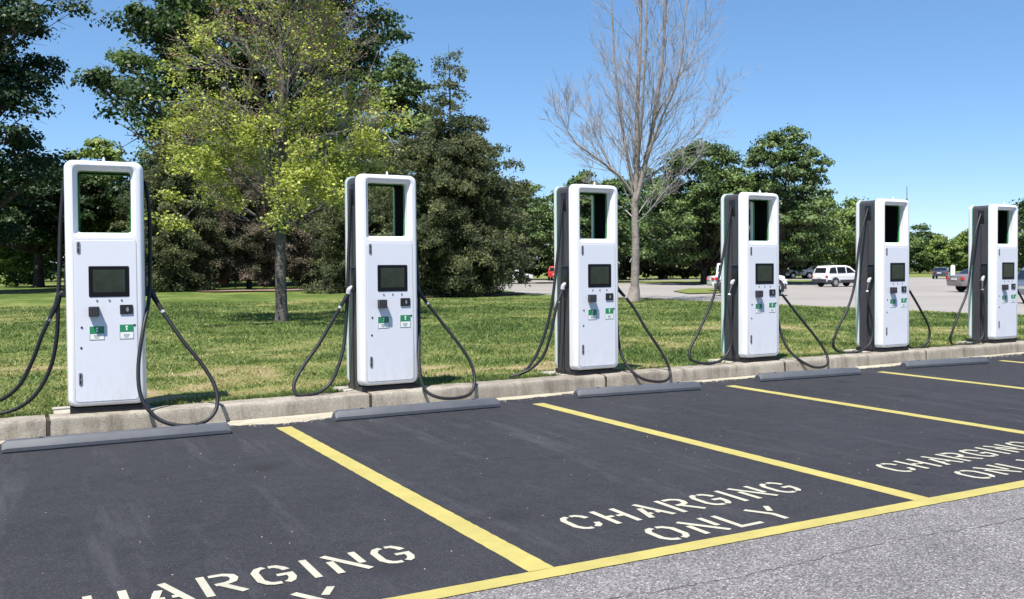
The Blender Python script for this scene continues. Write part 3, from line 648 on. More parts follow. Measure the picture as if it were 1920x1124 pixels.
def broad_tree(name, loc, prof, label, cat='tree', group=None, nclump=90, clump=1.1, leaves=260, leaf=0.28, lmat=None, bark=None, trunk_r=0.3, seed=1, scale_xy=(1, 1), toprange=1.0, thin=0.0, fork=0.3):
    """prof: list of (z, radius) of the crown; leaf clumps on limbs"""
    R = np.random.default_rng(seed); rnd = random.Random(seed); root = empty(name, loc); tag(root, label, cat, group)
    zs = np.array([p[0] for p in prof]); rs = np.array([p[1] for p in prof]); zlo, zhi = zs[0], zs[-1]
    segs = []
    trunk_top = zlo+(zhi-zlo)*0.75; lean = (rnd.uniform(-.4, .4), rnd.uniform(-.4, .4))
    tp = [Vector((0, 0, -0.1)), Vector((lean[0]*.1, lean[1]*.1, zlo*0.8)), Vector((lean[0]*.5, lean[1]*.5, zlo+(zhi-zlo)*.35)), Vector((lean[0], lean[1], trunk_top))]
    tps = catmull(tp, 4); n_ = len(tps)
    for i in range(n_-1):
        q0, q1 = i/(n_-1), (i+1)/(n_-1); f_ = lambda q: trunk_r*((1.25 if q == 0 else 1)*(1-q)**0.8+0.06)
        segs.append((tps[i], tps[i+1], f_(q0), f_(q1)))
    zz = np.linspace(zlo, zhi, 60); wgt = np.interp(zz, zs, rs)+0.2; wgt /= wgt.sum()
    C = []; N = []; S = []; T = []
    ph = R.uniform(0, 6.28, 4)
    for k in range(nclump):
        z = R.choice(zz, p=wgt)+R.uniform(-.2, .2); az = R.uniform(0, 6.283); rad = np.interp(z, zs, rs)
        lump = 1+0.14*math.sin(3*az+ph[0]+z*.6)+0.10*math.sin(5*az+ph[1]-z*1.1)+0.06*math.sin(9*az+ph[2]+z*2)
        q = R.uniform(0.0, 1)**0.42*lump*rad*R.uniform(.82, 1.05)
        c_ = np.array([q*math.cos(az)*scale_xy[0], q*math.sin(az)*scale_xy[1], z]); cr = clump*R.uniform(.6, 1.25)*(0.75+0.25*min(1, rad/rs.max()))
        # limb
        zb = max(zlo*0.75, z-q*R.uniform(.6, 1.05)-0.3); tt = min(max(zb/trunk_top, 0), 1)
        b0 = tps[int(tt*(n_-1))].copy(); b0.z = zb if zb < trunk_top else trunk_top*0.95
        mid_ = b0.lerp(Vector(c_), .5)+Vector((R.normal()*.15, R.normal()*.15, -0.06*q+R.normal()*.1)); br = trunk_r*(0.10+0.16*R.uniform())*min(1, q/rs.max()+.35)
        curve_seg(segs, catmull([b0, mid_, Vector(c_)], 3), br, br*0.25)
        for _ in range(4):
            e = Vector(c_)+Vector(R.normal(size=3)*cr*.55); curve_seg(segs, [Vector(c_).lerp(mid_, .2), e], br*.3, br*.08)
        nl = int(leaves*R.uniform(.6, 1.3)*(1-thin*R.uniform()))
        d = R.normal(size=(nl, 3)); d /= np.linalg.norm(d, axis=1, keepdims=True); d[:, 2] = np.where(d[:, 2] < -0.25, -d[:, 2]*0.6, d[:, 2])
        # sub-lobes make the clump edge uneven
        u = R.uniform(.35, 1.0, size=(nl, 1))**0.6*(1+0.22*np.sin(d[:, :1]*5+k)+0.18*np.sin(d[:, 1:2]*7+k*2))
        P = c_+d*u*cr*np.array([1.15, 1.15, .72])+R.normal(size=(nl, 3))*cr*.07
        C.append(P); N.append(d+R.normal(size=(nl, 3))*.55+np.array([0, 0, .45])); S.append(leaf*R.uniform(.55, 1.3, nl)); T.append(np.clip(R.normal(.48, .22)+R.normal(size=nl)*.13, 0, 1))
    C = np.concatenate(C); N = np.concatenate(N); S = np.concatenate(S); T = np.concatenate(T)
    tubes_np(segs, 'trunk', bark or M_DBARK, root, 6)
    fast_mesh('crown', quads(C, S, N, 1.2, R=R), 4, lmat or M_OAK, root, T)
    return root

def conifer(name, loc, H, prof, label, seed, nmat=None, needle=0.17, dens=1.0, bark=None, group=None, trunk_r=0.2, droop=0.28, zlo=0.4, step=0.27, cat='tree', thin_above=99):
    R = np.random.default_rng(seed); root = empty(name, loc); tag(root, label, cat, group); segs = []
    zs = [p[0] for p in prof]; rs = [p[1] for p in prof]
    for i in range(10):
        a, b_ = H*i/10, H*(i+1)/10; segs.append((Vector((0.04*math.sin(i), 0, a-0.1*(i == 0))), Vector((0.04*math.sin(i+1), 0, b_)), trunk_r*(1-i/10.3), trunk_r*(1-(i+1)/10.3)))
    C = []; N = []; T = []; S = []
    z = zlo; az = 0.0
    while z < H-0.15:
        rad = np.interp(z, zs, rs); nb = 3 if rad < 1 or z > thin_above else (6 if rad < 2.5 else 9)
        for _ in range(nb):
            az += 2.399+R.uniform(-.5, .5); L = rad*R.uniform(.55, 1.12)
            if L < .12: continue
            up = R.uniform(-.1, .35); p = Vector((0, 0, z+R.uniform(-.15, .15))); d = Vector((math.cos(az), math.sin(az), up)); pts = [p.copy()]; ns = max(3, int(L/0.45)); tone = R.normal(.45, .22)
            for i in range(ns):
                p = p+d*(L/ns); d.z -= droop*1.6/ns*(1 if i < ns*.65 else -1.0); pts.append(p.copy())
            curve_seg(segs, pts, 0.012+0.011*L, 0.008)
            # side twigs with hanging needle sprays
            nt_ = int(L*(11 if z < thin_above else 7)*dens)+3
            for j in range(nt_):
                q = R.uniform(.12, 1)**.8; i_ = min(int(q*ns), ns-1); b0 = pts[i_].lerp(pts[i_+1], q*ns-i_)
                side = Vector((-math.sin(az), math.cos(az), 0))*(1 if j % 2 else -1); tl = (0.18+0.30*L*(1-q)*.6+.12)*R.uniform(.6, 1.3)
                e = b0+side*tl*.8+Vector((math.cos(az), math.sin(az), 0))*tl*.5+Vector((0, 0, R.uniform(-.95, .05)*tl)); m_ = max(6, int(tl*30))
                if j % 3 == 0: segs.append((b0, e, 0.008, 0.004))
                tq = R.uniform(0, 1, m_)[:, None]; P = np.array(b0)*(1-tq)+np.array(e)*tq+R.normal(size=(m_, 3))*np.array([.06, .06, .10])
                C.append(P); N.append(R.normal(size=(m_, 3))+np.array([-.2, -.25, .35])); S.append(needle*R.uniform(.5, 1.25, m_)); T.append(np.clip(tone+R.normal(size=m_)*.15, 0, 1))
        z += step*R.uniform(.8, 1.2)*(1.9 if z > thin_above else (0.75 if rad < 1.2 else 1))
    C = np.concatenate(C); N = np.concatenate(N); S = np.concatenate(S); T = np.concatenate(T)
    tubes_np(segs, 'trunk', bark or M_DBARK, root, 5)
    fast_mesh('crown', quads(C, S, N, .75, R=R), 4, nmat or M_SPRUCE, root, T)
    return root

def grow(segs, tips, R, p, d, L, r, depth, upw=0.25, spread=0.55, seg=0.45, kids=3, minr=0.007):
    n_ = max(2, int(L/seg)); pts = [p.copy()]
    for i in range(n_):
        d = (d+Vector(R.normal(size=3))*.13+Vector((0, 0, upw/n_))).normalized(); p = p+d*(L/n_); pts.append(p.copy())
    r1 = max(minr*.7, r*.42); curve_seg(segs, pts, r, r1)
    if depth == 0: tips.append((pts[-1], d)); tips.append((pts[len(pts)//2], d)); return
    for k in range(kids):
        q = R.uniform(.25, .98); i = min(int(q*n_), n_-1); b0 = pts[i].lerp(pts[i+1], q*n_-i)
        dd = (pts[i+1]-pts[i]).normalized(); s_ = Vector(R.normal(size=3)); s_ = (s_-dd*s_.dot(dd)).normalized()
        nd = (dd+s_*spread*R.uniform(.7, 1.4)).normalized()
        grow(segs, tips, R, b0, nd, L*R.uniform(.42, .68), max(minr, (r+(r1-r)*q)*.55), depth-1, upw, spread, seg, kids, minr)

# --- young tree with yellow-green leaves and dead twigs near its top
def young_tree():
    R = np.random.default_rng(5); root = empty('young_maple_tree', (7.10, 17.42, 0.03)); tag(root, 'slender young tree with bright yellow-green leaves below and bare twigs above', 'tree')
    segs = []; tips = []
    tr = [Vector((0, 0, -.1)), Vector((0.0, 0, 0.25)), Vector((-.02, 0, 1.5)), Vector((0.03, 0, 3)), Vector((.05, 0, 4.6)), Vector((0.12, .05, 6.4)), Vector((.05, 0, 8.4)), Vector((0.1, 0, 10.6))]
    rr_ = [.215, .165, .145, .125, .10, .072, .045, .012]
    for i in range(len(tr)-1): segs.append((tr[i], tr[i+1], rr_[i], rr_[i+1]))
    for k in range(52):
        z = 2.55+(k/51)**1.10*7.0; az = k*2.399+R.uniform(-.3, .3); el = math.radians(18+38*(k/51)**.7+R.uniform(-8, 8))
        i = max(j for j in range(len(tr)-1) if tr[j].z <= z); q = (z-tr[i].z)/(tr[i+1].z-tr[i].z); b0 = tr[i].lerp(tr[i+1], q)
        L = np.interp(z, [2.3, 3.2, 5, 7, 9, 9.6], [2.3, 2.9, 2.75, 2.2, 1.7, 1.5])*R.uniform(.8, 1.1)
        grow(segs, tips, R, b0, Vector((math.cos(az)*math.cos(el), math.sin(az)*math.cos(el), math.sin(el))), L, 0.034*(1-k/70), 3, 0.22, .62, .35, 4, .0045)
    segs[:] = [q_ for q_ in segs if math.hypot(q_[1].x, q_[1].y) < 3.85]
    tubes_np([q_ for q_ in segs if q_[2] < .012], 'twigs', M_TWIG, root, 3); tubes_np([q_ for q_ in segs if q_[2] >= .012], 'trunk', M_BARK, root, 6)
    C = []; N = []; S = []; T = []
    for p, d in tips:
        # share of leafy twigs falls towards the top; the left and the low outer part stays leafy
        dens = np.interp(p.z, [2.3, 3.5, 5.2, 6.6, 8, 11], [1.0, 1.0, .78, .30, .16, .12]); lft = -(p.x*.84-p.y*.54)
        dens += 0.35*max(0, lft/3.2)*(p.z > 5)
        cl = float(vnoise(np.array(p.x*1.1+p.z*.5+20), np.array(p.z*1.3+p.y*.9+20))); dens *= min(1.25, max(.12, (cl-.25)*2.6+(.75 if p.z < 4.6 else .15)))
        if p.z < 2.3 or math.hypot(p.x, p.y) > 3.75: continue
        if R.uniform() > dens:
            if R.uniform() < .5 and p.z > 3.8:
                m_ = 4; C.append(np.array(p)+R.normal(size=(m_, 3))*.07); N.append(R.normal(size=(m_, 3))); S.append(R.uniform(.04, .08, m_)); T.append(np.full(m_, 1.0))
            continue
        m_ = int(R.uniform(12, 26)*(1.2 if p.z < 5 else 1)); cr = .125; P = np.array(p)+R.normal(size=(m_, 3))*cr*np.array([1, 1, .6]); C.append(P)
        N.append(R.normal(size=(m_, 3))*.6+np.array([-.1, -.1, .8])); S.append(R.uniform(.045, .10, m_)); T.append(np.clip(R.normal(.45, .2)+R.normal(size=m_)*.12, 0, .86))
    C = np.concatenate(C); N = np.concatenate(N); S = np.concatenate(S); T = np.concatenate(T)
    fast_mesh('crown', quads(C, S, N, 1.5, R=R), 4, M_YELLOW, root, T); return root
young_tree()

# --- tall leafless tree
def bare_tree():
    R = np.random.default_rng(11); root = empty('bare_tree', (22.48, 22.55, 0.0)); tag(root, 'tall leafless tree with pale bark and fine upright twigs', 'tree')
    segs = []; tips = []; X = Vector((math.cos(YAW), -math.sin(YAW), 0)); Yv = Vector((math.sin(YAW), math.cos(YAW), 0))
    def P(dx, z, dy=0.0): return X*dx+Yv*dy+Vector((0, 0, z))
    def limb(L_, r0_, r1_, nk, kidlen, depth=2, spread=.62, upw=.34, start=.2):
        pts = catmull([P(*q) for q in L_], 6); n_ = len(pts)-1; curve_seg(segs, pts, r0_, r1_)
        for k in range(nk):
            q = R.uniform(start, 1)*(n_-.01); i = int(q); b0 = pts[i].lerp(pts[i+1], q-i); dd = (pts[i+1]-pts[i]).normalized()
            s_ = Vector(R.normal(size=3)); s_ = (s_-dd*s_.dot(dd)).normalized(); f_ = q/n_
            grow(segs, tips, R, b0, (dd+s_*spread*R.uniform(.7, 1.7)+Vector((0, 0, .08))).normalized(), kidlen*R.uniform(.5, 1.15)*(1.1-.4*f_), max(.010, min(.026, (r0_+(r1_-r0_)*f_)*.30)), depth, upw, .55, .40, 4, .0055)
    limb([(-.05, -.1), (0.0, .4), (.05, 2.2), (.02, 4.2), (.1, 5.4), (.15, 8), (.3, 12), (.2, 17)], .21, .04, 34, 3.2, start=.36)
    segs.append((P(-.06, -.1), P(0, .55), .34, .205))
    limb([(.05, 4.1), (.45, 5.6), (.9, 8), (1.25, 11), (1.4, 16.5)], .13, .03, 26, 3.0, start=.12)
    limb([(.0, 4.6, .1), (-.35, 6.6, .5), (-.7, 9.5, .9), (-1.0, 15.5, .8)], .085, .025, 20, 2.9, start=.15)
    limb([(.1, 5.2, .1), (.25, 7.0, -.6), (.4, 10, -1.2), (.6, 15.5, -1.3)], .075, .02, 20, 2.7, start=.15)
    limb([(.35, 5.4), (1.0, 7.2, -.4), (1.8, 9.4, -.9), (2.2, 14.5, -1.2)], .07, .02, 19, 2.6, start=.2)
    limb([(.7, 7.2), (1.5, 8.6, .5), (2.6, 10.6, .8), (3.4, 13.0, .9)], .05, .012, 18, 1.9, start=.2)
    limb([(-.02, 4.3), (-.6, 5.1, -.3), (-1.5, 5.8, -.5), (-2.4, 6.5, -.5), (-3.0, 7.6, -.5)], .08, .014, 26, 1.8, start=.2)
    limb([(-.9, 5.35, -.4), (-1.5, 6.6, -.2), (-2.0, 8.0, 0)], .04, .010, 14, 1.5, start=.2)
    limb([(.06, 4.5), (.9, 5.3, .4), (2.2, 6.4, .8), (3.2, 7.7, 1.1), (3.9, 9.0, 1.0)], .055, .010, 20, 1.7, start=.25)
    limb([(.04, 3.2), (.5, 3.6, -.5), (1.3, 4.6, -1.0), (2.4, 5.6, -1.3)], .035, .009, 10, 1.2, start=.3)
    limb([(.0, 3.4), (-.5, 3.9, .4), (-1.2, 4.2, .9), (-1.9, 5.4, 1.2)], .035, .009, 10, 1.2, start=.3)
    tubes_np([q_ for q_ in segs if q_[2] < .034], 'twigs', M_TWIG, root, 4); segs[:] = [q_ for q_ in segs if q_[2] >= .034]
    tubes_np(segs, 'trunk', M_PALE, root, 5); return root
bare_tree()

# --- big trees
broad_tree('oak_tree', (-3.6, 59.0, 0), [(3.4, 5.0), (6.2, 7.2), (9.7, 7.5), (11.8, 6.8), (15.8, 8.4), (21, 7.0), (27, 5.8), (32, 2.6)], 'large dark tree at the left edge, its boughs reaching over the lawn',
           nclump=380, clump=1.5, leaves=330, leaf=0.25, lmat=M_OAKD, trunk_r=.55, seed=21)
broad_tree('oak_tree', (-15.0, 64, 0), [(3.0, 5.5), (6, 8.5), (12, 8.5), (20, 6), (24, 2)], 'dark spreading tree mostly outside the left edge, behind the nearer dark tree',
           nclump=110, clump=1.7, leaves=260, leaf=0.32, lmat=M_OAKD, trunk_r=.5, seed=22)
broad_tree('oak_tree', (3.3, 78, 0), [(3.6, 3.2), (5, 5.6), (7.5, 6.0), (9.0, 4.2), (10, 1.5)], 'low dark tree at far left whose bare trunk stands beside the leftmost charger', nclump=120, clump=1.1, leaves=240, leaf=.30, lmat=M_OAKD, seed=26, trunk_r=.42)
broad_tree('shade_tree', (7.9, 82, 0), [(2.5, 2.6), (5, 3.6), (8, 3.4), (11, 2.2), (12.6, .6)], 'light green tree in the gap above and behind the leftmost charger', nclump=80, clump=1.0, leaves=200, leaf=.30, lmat=M_LIGHT, seed=23)
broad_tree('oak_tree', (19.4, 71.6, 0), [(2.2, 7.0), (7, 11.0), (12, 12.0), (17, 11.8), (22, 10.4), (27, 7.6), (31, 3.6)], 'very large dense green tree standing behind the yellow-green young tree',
           nclump=560, clump=1.6, leaves=330, leaf=0.33, lmat=M_OAK, trunk_r=.6, seed=24)
broad_tree('shade_tree', (27.2, 60.0, 0), [(2.0, 2.8), (7, 4.0), (10, 4.0), (13.5, 3.4), (16.2, 2.0), (17.4, .6)], 'medium green tree at the right shoulder of the very large tree', nclump=100, clump=1.0, leaves=260, leaf=.26, lmat=M_MID, seed=25)
# --- evergreens
conifer('spruce_tree', (20.17, 35.6, 0), 12.8, [(0, 3.9), (1.5, 4.3), (4, 4.1), (6.3, 3.7), (7.6, 3.0), (8.5, 1.9), (9.2, 1.35), (10.4, 1.25), (11.4, .95), (12.3, .6), (12.8, .15)],
        'broad shaggy spruce with a thin pointed leader above its dense skirt', 31, dens=1.25, thin_above=9.0)
conifer('spruce_tree', (19.0, 44.2, 0), 9.9, [(0, 3.6), (4, 3.7), (7, 2.9), (8.8, 1.5), (9.9, .2)], 'olive spruce between the yellow-green young tree and the pointed spruce', 32, dens=.9)
conifer('spruce_tree', (14.6, 55.6, 0), 9.2, [(0, 2.6), (1.0, 3.2), (3, 4.3), (5, 4.2), (7.5, 2.8), (9.2, .4)], 'brownish half-bare evergreen with a short dark trunk, left of the young tree trunk', 33, nmat=M_BROWN, dens=.85, zlo=.9, needle=.16)
conifer('spruce_tree', (20.2, 57.5, 0), 8.6, [(0, 2.4), (1.2, 3.6), (4, 3.9), (6.5, 2.8), (8.6, .4)], 'brownish evergreen seen between the young tree trunk and the second charger', 34, nmat=M_BROWN, dens=.85, zlo=.8, needle=.16)
conifer('spruce_tree', (9.8, 54.5, 0), 10.4, [(0, 2.4), (1.2, 3.2), (4, 3.2), (7.5, 2.2), (10.4, .3)], 'green evergreen right behind the right side of the leftmost charger', 35, dens=.9)
# --- trees beyond the bare tree
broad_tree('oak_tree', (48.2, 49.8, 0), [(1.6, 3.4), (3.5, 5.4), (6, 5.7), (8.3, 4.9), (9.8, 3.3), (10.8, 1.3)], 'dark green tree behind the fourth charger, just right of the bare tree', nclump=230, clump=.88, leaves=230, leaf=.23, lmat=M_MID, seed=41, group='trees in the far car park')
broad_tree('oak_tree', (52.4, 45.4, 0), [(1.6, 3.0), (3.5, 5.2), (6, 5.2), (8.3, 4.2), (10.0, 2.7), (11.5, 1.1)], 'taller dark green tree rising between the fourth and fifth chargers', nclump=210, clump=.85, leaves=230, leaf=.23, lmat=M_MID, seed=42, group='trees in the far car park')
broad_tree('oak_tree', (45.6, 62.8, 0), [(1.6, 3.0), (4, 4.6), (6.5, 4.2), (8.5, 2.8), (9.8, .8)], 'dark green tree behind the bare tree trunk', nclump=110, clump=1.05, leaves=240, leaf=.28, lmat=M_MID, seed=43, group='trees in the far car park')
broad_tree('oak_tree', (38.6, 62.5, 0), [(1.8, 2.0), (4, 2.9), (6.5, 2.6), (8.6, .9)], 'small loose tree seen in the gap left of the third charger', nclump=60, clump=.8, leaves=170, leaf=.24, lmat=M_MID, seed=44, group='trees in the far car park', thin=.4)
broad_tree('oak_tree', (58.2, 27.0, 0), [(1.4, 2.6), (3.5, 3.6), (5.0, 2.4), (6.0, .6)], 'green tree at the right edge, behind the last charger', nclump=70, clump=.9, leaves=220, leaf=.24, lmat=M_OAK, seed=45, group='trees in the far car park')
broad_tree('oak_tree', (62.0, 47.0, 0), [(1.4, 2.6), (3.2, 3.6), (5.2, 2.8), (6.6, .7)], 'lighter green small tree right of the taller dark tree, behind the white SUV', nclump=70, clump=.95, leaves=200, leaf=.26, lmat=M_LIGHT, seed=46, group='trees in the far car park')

# --- far belt of trees: a few models, copied
def place_copy(src, x, y, s, rz, label, group):
    c_ = copy_tree(src); c_.location = (x, y, 0); c_.scale = (s, s, s); c_.rotation_euler = (0, 0, rz); tag(c_, label, 'tree', group); return c_
gr = 'far trees closing the view'
f1 = broad_tree('background_tree', (110.9, 99.1, 0), [(.6, 2.6), (2.5, 3.9), (4.6, 3.5), (6.4, 2.2), (7.4, .6)], 'x', nclump=70, clump=1.05, leaves=150, leaf=.36, lmat=M_LIGHT, seed=51)
f2 = broad_tree('background_tree', (116, 95.8, 0), [(.5, 2.8), (2.5, 4.2), (4.8, 3.6), (6.6, 1.9), (7.8, .5)], 'x', nclump=75, clump=1.1, leaves=150, leaf=.36, lmat=M_MID, seed=52)
f3 = broad_tree('background_tree', (121, 92, 0), [(.4, 3.0), (2.5, 4.6), (5.0, 4.4), (7.4, 2.8), (8.8, .6)], 'x', nclump=85, clump=1.25, leaves=150, leaf=.40, lmat=M_OAK, seed=53)
farm = [f1, f2, f3]; used = set()
def far_tree(kind, x, y, s, rz):
    if kind not in used:
        used.add(kind); o = farm[kind]; o.location = (x, y, 0); o.scale = (s, s, s); o.rotation_euler = (0, 0, rz); return o
    o = copy_tree(farm[kind]); o.location = (x, y, 0); o.scale = (s, s, s); o.rotation_euler = (0, 0, rz); return o
kname = ['light green', 'mid green', 'dark green']
rt = random.Random(3)
for k, u in enumerate(range(-3, 17)):
    x = 110.9+2.58*u*1.25; y = 99.1-1.6*u*1.25
    kd = (0, 1, 0, 0, 1, 2)[k % 6]; s = rt.uniform(.70, .92)
    o = far_tree(kd, x+rt.uniform(-1, 1), y+rt.uniform(-3, 3), s, rt.uniform(0, 6.28))
    tag(o, kname[kd]+' tree in the belt across the far car park, right half of the picture', 'tree', gr+', right, '+kname[kd])
for k in range(13):
    x = 104+6.0*k; y = 116-3.7*k
    kd = (1, 0, 2)[k % 3]; o = far_tree(kd, x+rt.uniform(-1, 1), y+rt.uniform(-2, 2), rt.uniform(.80, 1.0), rt.uniform(0, 6.28))
    tag(o, kname[kd]+' tree in the belt across the far car park, right half of the picture', 'tree', gr+', right, '+kname[kd])
for k in range(23):
    x = -12+4.1*k; y = 126-2.56*k-(6 if k > 14 else 0); kd = (2, 1, 2)[k % 3]
    o = far_tree(kd, x+rt.uniform(-1, 1), y+rt.uniform(-3, 3), rt.uniform(.95, 1.25), rt.uniform(0, 6.28))
    tag(o, kname[kd]+' tree in the belt beyond the lawn, behind the big trees', 'tree', gr+', left, '+kname[kd])
# bushes beyond the left shade
broad_tree('bush', (1.6, 82, 0), [(.2, 1.6), (1.5, 2.4), (3.2, 2.0), (4.6, .6)], 'light green bush in the sun under the dark trees at far left', cat='bush', nclump=50, clump=.7, leaves=200, leaf=.24, lmat=M_LIGHT, seed=61, trunk_r=.12)
broad_tree('bush', (-4.0, 84, 0), [(.2, 2.2), (1.5, 3.0), (3.4, 2.4), (5.2, .6)], 'light green bush touching the left edge of the picture', cat='bush', nclump=60, clump=.8, leaves=200, leaf=.26, lmat=M_LIGHT, seed=62, trunk_r=.12)
broad_tree('bush', (11.8, 66, 0), [(.1, 2.0), (1.5, 2.8), (3.2, 2.3), (4.6, .6)], 'dark green bush low behind the leftmost charger, right of it', cat='bush', nclump=60, clump=.8, leaves=200, leaf=.26, lmat=M_MID, seed=63, trunk_r=.12)
broad_tree('bush', (31.0, 62, 0), [(.1, 2.4), (1.5, 3.0), (3.2, 2.3), (4.6, .6)], 'mid green bush right of the pointed spruce at the car park edge', cat='bush', nclump=60, clump=.8, leaves=200, leaf=.26, lmat=M_MID, seed=64, trunk_r=.12)

# ------------------------------------------------------------------ grass blades on the lawn
def blades():
    R = np.random.default_rng(77); n_ = 300000
    d = 9.6+(R.uniform(0, 1, n_)**1.4)*34; ang = R.uniform(YAW-0.62, YAW+0.52, n_)
    x = CAM.x+d*np.sin(ang); y = CAM.y+d*np.cos(ang)
    ok = (y > 1.06) & (x < 25.2)
    for xc in XC: ok &= ~((np.abs(x-xc+.015) < .42) & (y < YC+D+.16))
    x, y = x[ok], y[ok]; n_ = len(x)
    t = np.clip((y-1.05)/7, 0, 1); z = .135*(1-t)+.03*t+.03*np.sin(x*.7+1)*np.sin(y*.5)*np.clip((y-1.6)/3, 0, 1)*np.clip((25-x)/4, 0, 1)
    tn = lawn_tone(x, y); keep = R.uniform(size=n_) < np.clip(1.30-1.1*tn, .2, 1)
    x, y, z, tn = x[keep], y[keep], z[keep], tn[keep]; n_ = len(x); dd = np.hypot(x, y+9)
    tuft = vnoise(x*5.5+13, y*5.5+77)**2; h = R.uniform(.018, .050, n_)*np.clip(1.35-.9*tn, .45, 1.3)*(.7+1.5*tuft); wd = (.004+.00055*dd)*R.uniform(.7, 1.3, n_); a = R.uniform(0, 6.283, n_); ln = R.normal(size=(n_, 2))*.8*h[:, None]
    P = np.stack([x, y, z-.004], 1); dx = np.stack([np.cos(a)*wd, np.sin(a)*wd, np.zeros(n_)], 1)
    V = np.stack([P-dx, P+dx, P+np.concatenate([ln, h[:, None]], 1)], 1).reshape(-1, 3)
    T = np.clip(tn+R.normal(size=n_)*.13, 0, 1)
    o = fast_mesh('grass_blades', V, 3, M_BLADE, None, T); tag(o, 'short patchy green and straw coloured lawn grass behind the kerb', 'grass', kind='stuff')
blades()
def kerb_fringe():
    # longer tufts that lean out over the back edge of the kerb
    R = np.random.default_rng(5); n_ = 16000; x = R.uniform(-2, 22, n_); y = 1.055+np.abs(R.normal(size=n_))*.05
    k = vnoise(x*2.2+3, y*0+8.3) > .42; x, y = x[k], y[k]
    ok = np.ones(len(x), bool)
    for xc in XC: ok &= ~((x > xc-.45) & (x < xc+.43))
    x, y = x[ok], y[ok]; n_ = len(x); h = R.uniform(.03, .085, n_); a = R.uniform(0, 6.283, n_); wd = R.uniform(.004, .009, n_)
    P = np.stack([x, y, np.full(n_, .13)], 1); dx = np.stack([np.cos(a)*wd, np.sin(a)*wd, np.zeros(n_)], 1)
    tip = np.stack([R.normal(size=n_)*.02, -np.abs(R.normal(size=n_))*.035, h], 1)
    V = np.stack([P-dx, P+dx, P+tip], 1).reshape(-1, 3)
    tag(fast_mesh('grass_fringe', V, 3, M_BLADE, None, np.clip(R.normal(size=n_)*.15+.3, 0, 1)), 'uneven grass tufts leaning over the back edge of the kerb', 'grass', kind='stuff')
kerb_fringe()
def grit():
    R = np.random.default_rng(15); V = []; n_ = 1500
    x = R.uniform(-1, 18, n_); edge = .50-.24*np.exp(-((x-2.85)/.55)**2); y = edge+R.normal(size=n_)*.05
    m_ = 260; x = np.concatenate([x, R.uniform(-1, 9, m_)]); y = np.concatenate([y, R.uniform(-4.8, .4, m_)]); n_ = len(x)
    r = R.uniform(.002, .007, n_)*np.where(np.arange(n_) < 1500, 1.5, .8)
    c = np.stack([x, y, np.full(n_, .004)], 1); q = R.uniform(0, 6.283, n_); tris = []
    pts = [c+np.stack([np.cos(q+k*2.094)*r, np.sin(q+k*2.094)*r, np.zeros(n_)], 1) for k in range(3)]; ap = c+np.stack([R.normal(size=n_)*r*.3, R.normal(size=n_)*r*.3, r*.9], 1)
    V = np.stack([pts[0], pts[1], ap, pts[1], pts[2], ap, pts[2], pts[0], ap], 1).reshape(-1, 3)
    tag(fast_mesh('grit', V, 3, M_GUT), 'loose grit and small stones along the ragged asphalt edge', 'grit', kind='stuff')
grit()

